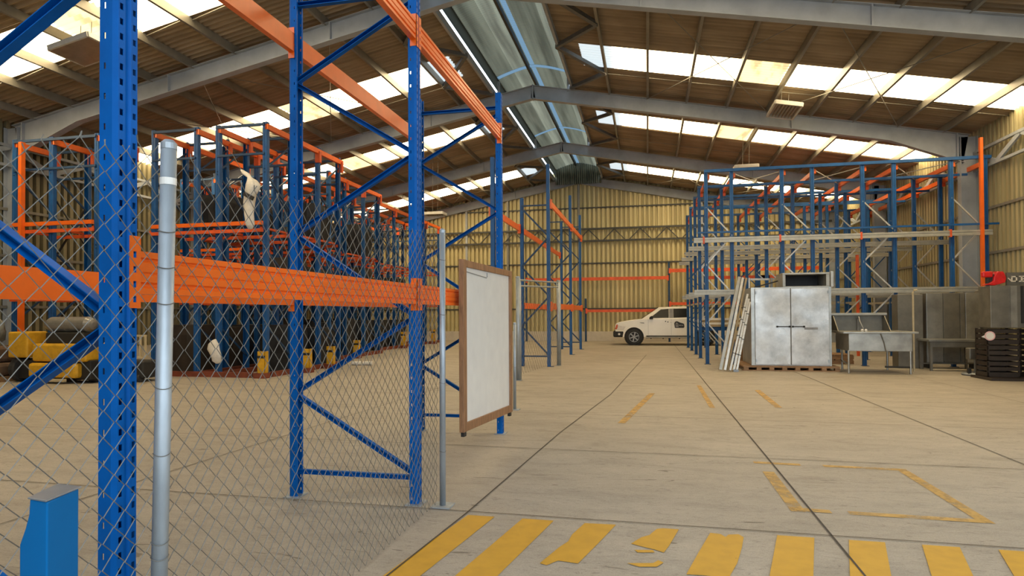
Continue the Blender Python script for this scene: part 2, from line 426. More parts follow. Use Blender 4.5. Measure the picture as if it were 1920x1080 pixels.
# roof: corrugations run down the slope
def wave_rows(y0, y1, pitch=.16, amp=.032, k=6):
    n = max(2, int((y1 - y0) / pitch * k)); return [(y0 + (y1 - y0) * i / n, amp * math.sin(2 * math.pi * (y0 + (y1 - y0) * i / n) / pitch)) for i in range(n + 1)]
def roof_patch(xa, xb, y0, y1):
    mb = MB(); rows = wave_rows(y0, y1)
    for y, d in rows: mb.v += [(xa, y, roofz(xa) + d), (xb, y, roofz(xb) + d)]
    for i in range(len(rows) - 1): mb.f.append((2 * i, 2 * i + 1, 2 * i + 3, 2 * i + 2))
    return mb
RX = [-2.25 + 1.14 * k for k in range(10)] + [8.98]
LX = [2 * XC - x for x in RX]; LX[-1] = -15.98
for side, edge, xs in (('left', XL - .1, LX), ('right', XR + .1, RX)):
    mb = MB(); y = YF - .3
    for a, b in (STRIPS if side == 'left' else STRIPS[1:]) + [(YB + .2, None)]:
        w = roof_patch(xs[0] + (-.03 if side == 'left' else .03), edge, y, a); mb.add(w.v, w.f)
        y = b
    struct('ceiling_' + side, mb, 'roof')
k = 0
for si, (a, b) in enumerate(STRIPS):
    for side, xs in (('left', LX), ('right', RX)):
        if si == 0 and side == 'right': continue
        k += 1
        mats = ['sky_white', 'sky_yellow', 'sky_grey', 'roof']; me = MB(); idx = []
        sg = -1 if side == 'left' else 1
        cuts = [xs[0] + sg * .03, xs[0] + sg * .55] + [xs[0] + sg * 1.4] + list(xs[2:])
        for j in range(len(cuts) - 1):
            w = roof_patch(cuts[j], cuts[j + 1], a, b); n0 = len(me.f); me.add(w.v, w.f)
            mi = 3 if j == 0 else 2 if j == 1 else 0
            if side == 'right' and j == 5 and si in (2, 3): mi = 1
            if side == 'left' and ((si == 1 and j == 6) or (si == 2 and j == 5) or (si == 3 and j == 6)): mi = 1
            idx += [mi] * (len(me.f) - n0)
        o = struct('window_%d' % k, me, mats)
        for p, i_ in zip(o.data.polygons, idx): p.material_index = i_

# portal frames: rafters, columns
def ibeam(mb, p, q, depth, w=.19, t=.014, up=(0, 0, 1), depth2=None):
    """I section whose TOP edge runs p->q"""
    d = (V(q) - V(p)).normalized(); a = d.cross(V(up)).normalized(); b = a.cross(d).normalized()
    if b.dot(V(up)) < 0: b = -b
    d2 = depth2 or depth
    def ring(c, dp):
        pr = [(-w/2, 0), (w/2, 0), (w/2, -t), (t/2, -t), (t/2, -dp + t), (w/2, -dp + t), (w/2, -dp), (-w/2, -dp), (-w/2, -dp + t), (-t/2, -dp + t), (-t/2, -t), (-w/2, -t)]
        return [V(c) + a * x + b * y for x, y in pr]
    vs = ring(p, depth) + ring(q, d2); n = 12
    return mb.add(vs, [tuple(range(n))[::-1], tuple(range(n, 2 * n))] + [(i, (i + 1) % n, n + (i + 1) % n, n + i) for i in range(n)])
for fi, y in enumerate(FRAMES):
    mb = MB()
    for xe in (XL + .35, XR - .35):
        sg = 1 if xe > XC else -1
        xh = xe - sg * 1.9
        ibeam(mb, (XC, y, rtop(XC)), (xh, y, rtop(xh)), .42)
        ibeam(mb, (xh, y, rtop(xh)), (xe, y, rtop(xe)), .42, depth2=.78)
        for xx in (XC + sg * 3.4, XC + sg * 7.6, xe - sg * .3):     # splice and stiffener plates
            mb.box((xx, y, rtop(xx) - (.21 if abs(xx - XC) < 9 else .34)), (.03, .18, .40 if abs(xx - XC) < 9 else .66))
    mb.box((XC, y, rtop(XC) - .22), (.035, .19, .46))
    struct('roof_beam', mb, 'steel_paint')
    for xe in (XL + .35, XR - .35):
        if fi == 5 and xe > 0: pass
        mb = MB(); x = xe
        ibeam(mb, (x - .24, y, 0), (x - .24, y, rtop(xe) - .05), .42, w=.2, up=(-1, 0, 0))
        mb.box((x, y, .012), (.5, .3, .024))
        struct('column', mb, 'steel_paint')
# gable posts and horizontal rails on the back wall, zig-zag wind girder
for x, mt in ((-9.6, 'steel_paint'), (-7.3, 'purlin'), (XC, 'purlin'), (2.7, 'steel_paint')):
    mb = MB(); ibeam(mb, (x, YB - .06, 0), (x, YB - .06, rtop(x) - .42), .16, w=.11, up=(0, 1, 0)); struct('column', mb, mt)
for z in (1.68, 4.05, 6.96):
    mb = MB(); xa, xb = (XL + .1, XR - .1) if z < 6 else (XC - 8.0, XC + 8.0)
    mb.chan((xa, YB - .1, z), (xb, YB - .1, z), .10, .07, .008); struct('wall_rail_beam', mb, 'girt')
mb = MB()
for z in (5.21, 5.84): mb.bar((XL + .3, YB - .25, z), (XR - .3, YB - .25, z), .09, .09)
x = XL + .6
while x < XR - 1.2:
    mb.bar((x, YB - .25, 5.24), (x + .55, YB - .25, 5.80), .05, .05); mb.bar((x + .55, YB - .25, 5.80), (x + 1.1, YB - .25, 5.24), .05, .05); x += 1.32
struct('wind_girder_beam', mb, 'girt')
for xw, sg in ((XR, -1), (XL, 1)):
    for z in (1.7, 2.99, 4.18):
        mb = MB(); mb.chan((xw + sg * .1, 6.45 if sg < 0 else YF, z), (xw + sg * .1, YB, z), .10, .07, .008); struct('wall_rail_beam', mb, 'purlin')
    mb = MB()
    for z in (5.28, 5.78): mb.bar((xw + sg * .22, YF, z), (xw + sg * .22, YB, z), .08, .07)
    for a, b in zip(FRAMES, FRAMES[1:]):
        n = 6; st = (b - a) / n
        for i in range(n):
            za, zb = (5.3, 5.76) if i % 2 else (5.76, 5.3)
            mb.bar((xw + sg * .22, a + i * st, za), (xw + sg * .22, a + (i + 1) * st, zb), .06, .12)
    struct('eave_girder_beam', mb, 'steel_paint')
# purlins, sag rods, wind bracing
for xs in (LX, RX):
    for i, x in enumerate(xs):
        mb = MB(); z = roofz(x) - .03
        sg = 1 if x > XC else -1
        pr = [(-.005, 0), (-.005, -.18), (.06, -.18), (.06, -.165), (.005, -.165), (.005, -.012), (.055, -.012), (.055, 0)]
        mb.sweep([(a * sg, b) for a, b in pr], [(x, YF, z), (x, YB, z)], V((1, 0, 0)), V((0, 0, 1)))
        struct('purlin_beam', mb, 'purlin' if i else 'steel_paint')
for xs in (LX, RX):
    for a, b in zip(FRAMES, FRAMES[1:]):
        for y in ((a + b) / 2 + 1.75,):
            mb = MB(); pts = []
            for i in range(1, len(xs) - 1):
                dy = .10 if i % 2 else -.1
                mb.tube([(xs[i], y - .12, roofz(xs[i]) - .17), (xs[i + 1], y + .12, roofz(xs[i + 1]) - .07)], .011, 6)
            struct('sag_rod_beam', mb, 'purlin')
    for a, b in ((FRAMES[2], FRAMES[3]), (FRAMES[4], FRAMES[5])):
        for x0, x1 in ((xs[2], xs[5]), (xs[5], xs[8])):
            mb = MB()
            mb.tube([(x0, a + .1, roofz(x0) - .22), (x1, b - .1, roofz(x1) - .22)], .011, 6)
            mb.tube([(x0, b - .1, roofz(x0) - .24), (x1, a + .1, roofz(x1) - .24)], .011, 6)
            struct('wind_brace_beam', mb, 'purlin')
    # lattice between the ridge-edge purlin and the next one
    for a, b in zip(FRAMES, FRAMES[1:]):
        mb = MB(); n = 4; st = (b - a - .5) / n
        for i in range(n):
            xa, xb = (xs[0], xs[1]) if i % 2 == 0 else (xs[1], xs[0])
            mb.bar((xa, a + .25 + i * st, roofz(xa) - .2), (xb, a + .25 + (i + 1) * st, roofz(xb) - .2), .1, .1)
        struct('ridge_lattice_beam', mb, 'lattice')
# ridge ventilator: raised curved sheeting over an open ridge
def vz(t): return 9.30 - .36 * abs(t) ** 1.5
rows = sorted({r for r in wave_rows(YF, YB, .10, .012, 6)} | {(y + e, 0) for y in FRAMES for e in (-.12, .12) if YF < y + e < YB})
ts = [-1, -.92, -.8, -.64, -.48, -.32, -.16, -.055, .055, .16, .32, .48, .64, .8, .92, 1]
mb = MB(); idx = []; NX = len(ts) - 1
for y, d in rows:
    for t in ts: mb.v.append((XC + t * 1.30, y, vz(t) + d))
for i in range(len(rows) - 1):
    ym = (rows[i][0] + rows[i + 1][0]) / 2; bent = any(abs(ym - f) < .121 for f in FRAMES)
    for j in range(NX):
        mb.f.append((i * (NX + 1) + j, i * (NX + 1) + j + 1, (i + 1) * (NX + 1) + j + 1, (i + 1) * (NX + 1) + j)); idx.append(1 if bent or j == 7 else 2 if j in (4, 5, 12) else 0)
o = struct('ridge_vent_roof', mb, ('vent_sheet', 'vent_blue', 'vent_light'))
for p, i_ in zip(o.data.polygons, idx): p.material_index = i_
mb = MB(); mb.bar((XC - .125, YF, 9.21), (XC - .125, YB, 9.21), .07, .13); struct('ridge_vent_beam', mb, 'girt')
for sg in (-1, 1):
    mb = MB(); mb.b2((XC + sg * 1.16 - .006, YF, 8.60), (XC + sg * 1.16 + .006, YB, 9.02)); struct('ridge_side_window', mb, 'vent_white')
ys = [f for f in FRAMES]
for y in ys:
    mb = MB()
    for sg in (-1, 1): mb.bar((XC + sg * 1.12, y, 8.40), (XC + sg * 1.12, y, 8.88), .08, .08)
    struct('ridge_vent_post_beam', mb, 'steel_paint')
struct('ridge_end_wall', rib_wall(XC - 1.2, XC + 1.2, lambda a, d, z: (a, YB - .3 - d, z), 8.2, lambda a: vz((a - XC) / 1.3), .11), 'vent_sheet')

# ------------------------------------------------------------------ near pallet rack beside the fence
def slotted_upright(h):
    """perforated omega section: face at x=0 looking +x, depth to -x, width along y; real slots"""
    W, D = .0475, .068
    prof = [(-.03, -D), (-W, -D), (-W, -.018), (-.040, 0), (-.034, 0), (-.020, 0), (-.012, 0), (-.006, -.009), (.006, -.009), (.012, 0), (.020, 0), (.034, 0), (.040, 0), (W, -.018), (W, -D), (.03, -D)]
    # side segment is cut so that a small hole column fits near the rear edge
    prof = prof[:2] + [(-W, -.052), (-W, -.044)] + prof[2:14] + [(W, -.044), (W, -.052)] + prof[14:]
    slots = {i for i, (p, q) in enumerate(zip(prof, prof[1:])) if abs(abs(p[0] + q[0]) / 2 - .027) < .001 and p[1] == 0}
    holes = {i for i, (p, q) in enumerate(zip(prof, prof[1:])) if abs(p[0]) == W and abs(q[0]) == W and abs((p[1] + q[1]) / 2 + .048) < .001}
    mb = MB(); zs = [0, .03]; z = .03; kinds = [None]
    while z < h - .06:
        zs += [z + .0215, z + .0515]; kinds += ['s', None]; z += .0515
    # gap rows carry the round side holes every second pitch
    zs.append(h); kinds.append(None)
    n = len(prof)
    for z in zs: mb.v += [(x, y, z) for y, x in prof]
    for k in range(len(zs) - 1):
        for i in range(n - 1):
            if kinds[k] == 's' and i in slots: continue
            if kinds[k] == 's' and i in holes and k % 4 == 1: continue
            mb.f.append((k * n + i, k * n + i + 1, (k + 1) * n + i + 1, (k + 1) * n + i))
    return mb
def plain_upright(h, w=.09, d=.07):
    mb = MB(); t = .006
    pr = [(-w/2, -d), (-w/2, -.015), (-w/2 + .008, 0), (-.012, 0), (-.006, -.008), (.006, -.008), (.012, 0), (w/2 - .008, 0), (w/2, -.015), (w/2, -d), (w/2 - t, -d), (w/2 - t, -.02), (-w/2 + t, -.02), (-w/2 + t, -d)]
    mb.sweep(pr, [(0, 0, 0), (0, 0, h)], V((0, 1, 0)), V((1, 0, 0))); return mb
def plate_mb(cx, cy, sx=.15, sy=.15): return MB().box((cx, cy, .004), (sx, sy, .008))
BEAMP = [(0, .15), (0, .128), (-.010, .124), (-.010, .118), (-.001, .110), (-.001, .078), (-.006, .074), (-.006, .071), (-.001, .067), (-.001, .042), (-.012, .036), (-.012, .028), (0, .020), (0, 0), (-.048, 0), (-.048, .15)]
def beam_mb(x, y0, y1, z, face=1):
    mb = MB(); mb.sweep([(a * face, b) for a, b in BEAMP], [(x, y0, z), (x, y1, z)], V((1, 0, 0)), V((0, 0, 1))); return mb
def connector_mb(x, y, z, dy, face=1, hole=True):
    """L-shaped hook plate: leg on the post's face with real holes, leg against its side"""
    mb = MB(); w = .042; h = .25; z0 = z - .05
    ya = y - dy * w          # from the side edge of the post over its face
    ys = [ya + (y - ya) * t for t in (0, .32, .68, 1)]; zs = [0]
    zz = .02
    while zz < h - .03: zs += [zz, zz + .022]; zz += .0515
    zs.append(h); n = 4
    for zc in zs: mb.v += [(x + face * .003, yy, z0 + zc) for yy in ys]
    for k_ in range(len(zs) - 1):
        for i in range(3):
            if hole and i == 1 and k_ % 2 == 1: continue
            mb.f.append((k_ * n + i, k_ * n + i + 1, (k_ + 1) * n + i + 1, (k_ + 1) * n + i))
    o = len(mb.v)
    mb.v += [(x + face * .003, y, z0), (x + face * .003, y, z0 + h), (x - face * .05, y, z0 + h), (x - face * .05, y, z0)]
    mb.f.append((o, o + 1, o + 2, o + 3))
    return mb
FX, RXX = -1.735, -2.83        # outer faces of the aisle-side and rear posts
RH = 4.17
rk = thing('pallet_rack', 'tall blue and orange pallet rack just behind the chain-link fence', 'pallet rack', (-2.28, 4.6, 0))
upm = mesh('upright', slotted_upright(RH), 'blue')
ZN = [.22, .83, 1.45, 2.12, 2.72, 3.36, 3.93]
FY = [1.797, 4.58, 7.43]
for y in FY:
    for x, rz in ((FX, 0), (RXX, math.pi)):
        o = inst('upright', upm, (x, y, .006), rk, rz)
        mo = o.modifiers.new('thickness', 'SOLIDIFY'); mo.thickness = .0025; mo.offset = -1
        sg = 1 if rz == 0 else -1
        obj('base_plate', MB().box((x - sg * .03, y, .004), (.13, .16, .008)), 'galv', rk)
    xa, xb = RXX + .05, FX - .05
    obj('brace', MB().chan((xa, y, .20), (xb, y, .20), .036, .03, up=(0, 1, 0)), 'blue', rk)
    for i, (z0, z1) in enumerate(zip(ZN, ZN[1:])):
        p, q = ((xb, y, z0 + .015), (xa, y, z1 - .015)) if i % 2 == 0 else ((xa, y, z0 + .015), (xb, y, z1 - .015))
        obj('brace', MB().chan(p, q, .036, .042, up=(0, 1, 0)), 'blue', rk)
    obj('brace', MB().chan((xa, y, 4.0), (xb, y, 4.0), .036, .045, up=(0, 1, 0)), 'blue', rk)
hw = .0475
for ya, yb in zip(FY, FY[1:]):
    for z in (1.545, 3.60):
        for x, face in ((FX, 1), (RXX, -1)):
            b = obj('beam', beam_mb(x - face * .002, ya + hw + .004, yb - hw - .004, z, face), 'orange', rk)
            for y, dy in ((ya + hw + .003, 1), (yb - hw - .003, -1)):
                c = obj('connector', connector_mb(x, y, z, dy, face), 'orange', b, solid=.004)

# ------------------------------------------------------------------ chain-link fence
def fence_mesh(p0, p1, ztop, zbot=.03, half=.041, r=.0021, sag=None):
    """interlocked zig-zag wires, each twisted at its ends"""
    mb = MB(); p0, p1 = V((*p0, 0)), V((*p1, 0)); L = (p1 - p0).length; d = (p1 - p0).normalized(); nrm = V((-d.y, d.x, 0))
    nw = int(L / half)
    for w in range(nw + 1):
        s = w * half; zt = ztop(s / L)
        pts = []; z = zbot; j = 0; side = w % 2
        while z < zt:
            off = (half if (j + side) % 2 else 0) - half / 2 + (half / 2)
            ss = s + ((j + w) % 2) * half
            dev = (.0016 if (j + w) % 2 else -.0016) + .008 * math.sin(s * 2.1 + z * 1.7)
            jx = .0022 * math.sin(37.1 * s + 11.3 * z)
            pts.append(p0 + d * (ss + jx) + nrm * dev + V((0, 0, z + .002 * math.sin(23 * s + 7 * z))))
            z += half; j += 1
        if len(pts) < 2: continue
        tip = pts[-1] + V((0, 0, .018)) + d * (.012 * math.sin(9.7 * w)) + nrm * .008 * math.cos(5 * w)
        mb.tube(pts + [tip], r, 4, caps=False)
    return mb
def ztop_near(t):
    y = .62 + t * 3.88
    P = ((.6, 1.75), (1.33, 1.945), (1.52, 2.01), (1.77, 2.04), (2.35, 2.02), (4.5, 2.08))
    for (a, za), (b, zb_) in zip(P, P[1:]):
        if y <= b: return za + (zb_ - za) * (y - a) / (b - a) + .010 * math.sin(23 * y)
    return 2.08
fn = thing('chain_link_fence', 'chain-link fence on galvanised posts across the near left', 'fence', (-1.57, 2.7, 0))
obj('wire_mesh', fence_mesh((-1.665, .62), (-1.565, 4.50), ztop_near), 'wire', fn)
def pole(name, p, q, r, parent, rings=(), plate=True, cap=True):
    mb = MB(); mb.tube([p, q], r, 20)
    o = obj(name, mb, 'galv', parent, smooth=False)
    for pl in o.data.polygons: pl.use_smooth = len(pl.vertices) == 4
    if plate: obj('base_plate', MB().box((p[0], p[1], .005), (.15, .15, .01)), 'galv', parent)
    if cap: obj('post_cap', MB().lathe([(r * 1.04, 0), (r * 1.04, .02), (r * .6, .032)], q, n=20), 'galv', parent)
    d = (V(q) - V(p))
    for zr in rings:
        c = V(p) + d * zr
        mb = MB()
        mb.tube([c + V(((r + .002) * math.cos(a), (r + .002) * math.sin(a), .004 * math.sin(a * 2))) for a in [i * math.pi / 10 for i in range(21)]], .0016, 5)
        obj('tie_wire', mb, 'wire', parent)
    return o
P1 = pole('post', (-1.622, 1.80, .0), (-1.605, 1.835, 2.04), .0255, fn, (.12, .32, .345, .49, .60, .74, .80, .86))
ct = V((-1.622, 1.8, 0)) + (V((.017, .035, 2.04))) * .945
obj('tape_band', MB().tube([ct - V((0, 0, .012)), ct + V((0, 0, .012))], .0268, 20), 'tag', fn, label='white tape band near the top of the post')
pole('post', (-1.54, 4.55, 0), (-1.535, 4.55, 2.09), .023, fn, (.2, .45, .7, .9))
pole('post', (-1.66, -.2, 0), (-1.66, -.2, 2.05), .0255, fn)

fn2 = thing('galvanised_fence', 'bare galvanised fence frame standing in front of the farther blue rack', 'fence', (-2.6, 15.3, 0))
pole('post', (-2.77, 13.35, 0), (-2.77, 13.35, 2.25), .05, fn2)
pole('post', (-2.76, 13.5, 0), (-2.76, 13.5, 2.15), .03, fn2, plate=False)
pole('post', (-2.44, 17.3, 0), (-2.44, 17.3, 2.36), .05, fn2)
pole('post', (-2.425, 17.5, 0), (-2.425, 17.5, 2.36), .03, fn2, plate=False)
for z in (2.20, 2.07):
    obj('rail', MB().tube([(-2.77, 13.4, z), (-2.44, 17.3, z + .12)], .022, 10), 'galv', fn2)
obj('wire_mesh', fence_mesh((-2.77, 13.4), (-2.44, 17.25), lambda t: 2.05 + .12 * t, .1, .10, .002), 'wire', fn2)
fp = thing('fence_post', 'short galvanised fence post behind the right edge of the whiteboard', 'post', (-1.99, 9.3, 0))
pole('pole', (-1.99, 9.3, 0), (-1.985, 9.3, 1.30), .024, fp, (.5,))

# ------------------------------------------------------------------ blue bollard
bl = thing('blue_bollard', 'blue steel cabinet post with grey cap at the lower left in front of the fence', 'bollard', (-1.36, 1.24, 0))
def bollard_body():
    mb = MB()
    # plan quad (front-left, front-right, back-right, back-left); shoulder steps out on the left below 0.95
    fl, fr, br, blk = V((-1.43, 1.20, 0)), V((-1.368, 1.19, 0)), V((-1.397, 1.30, 0)), V((-1.474, 1.31, 0))
    lo = V((-.034, .004, 0))
    rings = []
    for z, k_ in ((0, 1), (.925, 1), (.965, .45), (1.0, .08), (1.037, 0)):
        rings.append([fl + lo * k_ + V((0, 0, z)), fr + V((0, 0, z)), br + V((0, 0, z )), blk + lo * k_ + V((0, 0, z ))])
    for r_ in rings: mb.v += [tuple(v) for v in r_]
    for k_ in range(len(rings) - 1):
        for i in range(4): mb.f.append((k_ * 4 + i, k_ * 4 + (i + 1) % 4, k_ * 4 + 4 + (i + 1) % 4, k_ * 4 + 4 + i))
    n = (len(rings) - 1) * 4; mb.f += [(3, 2, 1, 0), (n, n + 1, n + 2, n + 3)]
    return mb
obj('housing', bollard_body(), 'plum', bl, bevel=.004)
mb = MB(); c = [(-1.433, 1.197, 1.037), (-1.367, 1.186, 1.037), (-1.393, 1.304, 1.037), (-1.477, 1.314, 1.037)]
mb.add(c + [(x, y, z + .005) for x, y, z in c], [(3, 2, 1, 0), (4, 5, 6, 7)] + [(i, (i + 1) % 4, 4 + (i + 1) % 4, 4 + i) for i in range(4)])
obj('cap', mb, 'cap', bl, bevel=.002)

# ------------------------------------------------------------------ whiteboard hooked on the rack
WA, WB = V((-1.675, 5.49, 0)), V((-1.60, 7.25, 0))
wd = (WB - WA).normalized(); wn = V((wd.y, -wd.x, 0)); WL = (WB - WA).length
wb = thing('whiteboard', 'large whiteboard in a brown timber frame beside the rack', 'whiteboard', tuple((WA + WB) / 2))
def wbx(s0, s1, z0, z1, n0, n1, sl=.0):
    mb = MB()
    vs = []
    for s in (s0, s1):
        for z in (z0, z1):
            zz = z - .0 + (-.075 * (s / WL) + .075) * (2.0 - z) / 1.65 * sl
            for n_ in (n0, n1): vs.append(WA + wd * s + wn * n_ + V((0, 0, zz)))
    mb.add(vs, [(0, 1, 3, 2), (4, 6, 7, 5), (0, 4, 5, 1), (2, 3, 7, 6), (0, 2, 6, 4), (1, 5, 7, 3)]); return mb
ZB, ZT = .30, 1.97
obj('board', wbx(.08, WL - .07, ZB + .07, ZT - .06, -.012, .004, 1), 'whiteboard', wb)
obj('frame', wbx(0, .095, ZB, ZT, -.022, .025, 1), 'wood', wb, bevel=.004)
obj('frame', wbx(WL - .085, WL, ZB, ZT, -.022, .025, 1), 'wood', wb, bevel=.004)
obj('frame', wbx(.095, WL - .085, ZT - .065, ZT, -.02, .022), 'wood', wb, bevel=.004)
obj('frame', wbx(.095, WL - .085, ZB, ZB + .085, -.02, .022, 1), 'wood', wb, bevel=.004)
for s in (.06, WL - .06): obj('foot', wbx(s - .035, s + .035, ZB - .045, ZB, -.015, .015, 1), 'dark', wb)
mb = MB(); mb.tube([WA + wd * .095 + wn * .009 + V((0, 0, 1.865)), WA + wd * .78 + wn * .009 + V((0, 0, 1.84)), WA + wd * .80 + wn * .009 + V((0, 0, 1.85)), WA + wd * .80 + wn * .009 + V((0, 0, 1.89))], .0045, 6)
obj('wire_hook', mb, 'decal_grey', wb)
for s in (.25, WL - .25):
    p = WA + wd * s
    mb = MB(); mb.box((-1.757, p.y, 1.699), (.06 + abs(p.x + 1.735), .04, .006)); mb.box((p.x - .028, p.y, 1.66), (.008, .04, .12))
    obj('hanger', mb, 'galv', wb)

# ------------------------------------------------------------------ farther rack in the same aisle
def simple_rack(root, posts, h, mat, face_dir=0):
    pass
r2 = thing('pallet_rack', 'farther blue pallet rack with orange beams beyond the whiteboard', 'pallet rack', (-3.0, 21, 0))
hcache = {}
def post(root, x, y, h, mat, rz=0, w=.09, d=.07, plate=True, name='upright'):
    key = (round(h, 3), mat, w, d)
    if key not in hcache: hcache[key] = mesh('upright', plain_upright(h, w, d), mat)
    o = inst(name, hcache[key], (x, y, 0), root, rz)
    if plate: obj('base_plate', MB().box((x, y, .005), (.17, .14, .01)), 'navy', root)
    return o
FXX, RX2 = -2.60, -3.45
for x, y, h in ((FXX, 16.9, 5.56), (RX2, 17.0, 4.68), (FXX, 21.9, 5.62), (RX2, 21.9, 4.95), (FXX, 25.15, 5.42), (RX2, 25.15, 5.2), (RX2, 13.65, 5.0)):
    post(r2, x, y, h, 'blue2', 0 if x == FXX else math.pi, .11, .09)
for y, zt in ((16.95, 4.55), (21.9, 4.8), (25.15, 5.05)):
    xa, xb = RX2 + .05, FXX - .05
    obj('brace', MB().bar((xa, y, .28), (xb, y, .28), .04, .04), 'navy', r2)
    z = .30; i = 0
    while z + .85 < zt:
        p, q = ((xb, y, z), (xa, y, z + .80)) if i % 2 == 0 else ((xa, y, z), (xb, y, z + .80))
        obj('brace', MB().bar(p, q, .035, .045), 'navy', r2); z += .82; i += 1
    obj('brace', MB().bar((xa, y, zt - .1), (xb, y, zt - .1), .04, .04), 'navy', r2)
def plain_beam(root, p, q, h=.15, w=.05, mat='orange', name='beam', ends=True, cw=.10, ch=.26):
    mb = MB(); mb.bar(p, q, w, h); b = obj(name, mb, mat, root)
    if ends:
        for e in (p, q):
            obj('connector', MB().box((e[0], e[1], e[2] - .01), (w + .03, cw, ch)), mat, b)
    return b
for (ya, yb) in ((16.95, 21.85), (21.95, 25.1)):
    plain_beam(r2, (FXX + .01, ya, 4.48), (FXX + .01, yb, 4.48), .15)
    plain_beam(r2, (FXX + .01, ya, 1.66), (FXX + .01, yb, 1.66), .17)
    plain_beam(r2, (RX2 - .01, ya, 3.82), (RX2 - .01, yb, 3.82), .15)
    plain_beam(r2, (RX2 - .01, ya, 1.68), (RX2 - .01, yb, 1.68), .17)
plain_beam(r2, (RX2 - .01, 13.7, 3.82), (RX2 - .01, 16.9, 3.82), .15)

# rack along the back wall
r3 = thing('pallet_rack', 'low rack of orange beams along the back wall behind the pickup', 'pallet rack', (0, 32.0, 0))
for x, h in ((-6.2, 3.7), (-3.1, 2.2), (1.06, 4.0), (4.6, 4.0), (8.1, 4.0)): post(r3, x, 32.0, h, 'navy', -math.pi / 2, .1, .08)
plain_beam(r3, (-6.15, 31.95, 3.20), (1.0, 31.95, 3.20), .16, .06, 'orange2')
plain_beam(r3, (-3.05, 31.95, 1.57), (1.0, 31.95, 1.57), .14, .06, 'orange2')
plain_beam(r3, (1.1, 31.95, 3.55), (4.55, 31.95, 3.55), .17, .06, 'orange2')
plain_beam(r3, (4.65, 31.95, 3.55), (8.05, 31.95, 3.55), .17, .06, 'orange2')
plain_beam(r3, (1.1, 31.95, 1.9), (4.55, 31.95, 1.9), .14, .06, 'orange2')
plain_beam(r3, (4.65, 31.95, 1.9), (8.05, 31.95, 1.9), .14, .06, 'orange2')

# ------------------------------------------------------------------ right-hand drive-in rack
rr = thing('drive_in_rack', 'blue drive-in rack with grey beams filling the right back corner', 'drive-in rack', (5.1, 22.6, 0))
RXS = [1.65, 2.34, 3.67, 4.45, 5.71, 6.48, 7.84, 8.55]
RYS = [18.4, 20.75, 22.6, 24.75, 26.9]
HR = 5.46
for yi, y in enumerate(RYS):
    for xi, x in enumerate(RXS):
        if yi == 3 and xi in (1, 3): continue
        if abs(y - 18.4) < .1 and xi == 7:
            post(rr, x + .07, y - .02, 5.5, 'blue2', -math.pi / 2, .10, .09)
        else: post(rr, x, y, HR, 'blue2', -math.pi / 2, .10, .09)
    obj('top_beam', MB().bar((1.6, y, HR + .01), (8.75, y, HR + .01), .08, .08), 'blue2', rr)
    for z in (3.50, 2.03) if yi < 4 else (3.50,):
        obj('cross_beam', MB().sweep([(-.03, -.07), (.03, -.07), (.03, -.02), (.022, -.015), (.022, .015), (.03, .02), (.03, .07), (-.03, .07)], [(1.30, y - .075, z), (8.72, y - .075, z)], V((0, -1, 0)), V((0, 0, 1))), 'rail_grey', rr)
    obj('tie_beam', MB().bar((1.4, y - .06, 3.72), (8.95 if yi == 0 else 8.6, y - .06, 3.72), .05, .05), 'blue2', rr)
    if yi in (0, 1, 2):
        obj('tie_beam', MB().bar((1.65, y + .9, HR - .25), (8.6, y + .9, HR - .25), .05, .06), 'blue2', rr)
    for k_ in range(0, 8, 2):
        xa, xb = RXS[k_], RXS[k_ + 1]; z = .35; i = 0
        mt = 'brace_grey' if yi < 3 else 'blue2'
        pts = []
        while z < HR - .25:
            pts.append((xa if i % 2 else xb, y, z)); z += .82; i += 1
        for p, q in zip(pts, pts[1:]):
            obj('brace', MB().bar((p[0], y + .02, p[2]), (q[0], y + .02, q[2]), .03, .035), mt, rr)
for xi, x in enumerate(RXS):
    obj('top_rail', MB().bar((x + .075, 18.45, HR - .13), (x + .075, 27.0, HR - .13), .07, .12), 'orange', rr)
    for y in RYS[1:]:
        obj('rail_bracket', MB().bar((x + .075, y, HR - .30), (x + .075, y, HR - .16), .06, .08), 'orange2', rr)
    for z in (1.75,):
        obj('pallet_rail', MB().bar((x, 20.75, z), (x, 27.0, z), .07, .06), 'rail_grey', rr)
for k_ in (1, 3, 5):
    xa, xb = RXS[k_], RXS[k_ + 1]
    for ya, yb in ((18.45, 20.7),):
        obj('plan_brace', MB().tube([(xa, ya, HR - .06), (xb, yb, HR - .06)], .014, 6), 'brace_grey', rr)
        obj('plan_brace', MB().tube([(xb, ya, HR - .08), (xa, yb, HR - .08)], .014, 6), 'brace_grey', rr)
obj('corner_post', MB().bar((8.47, 18.28, .7), (8.47, 18.28, 5.95), .085, .07), 'orange', rr)
for x in (1.65, 3.67, 5.71, 7.84):
    obj('rail_bracket', MB().box((x - .08, 18.34, 3.5), (.05, .1, .2)), 'orange2', rr)
for x, y in ((2.34, 26.9), (3.67, 26.9), (4.45, 26.9), (5.71, 26.9)):
    obj('pallet_beam', MB().bar((x, y + .1, 2.9), (x + 1.2, y + .1, 2.9), .06, .13), 'orange2', rr)
obj('spare_post', MB().bar((6.30, 20.9, .1), (6.30, 20.9, 3.2), .08, .07), 'orange2', rr)

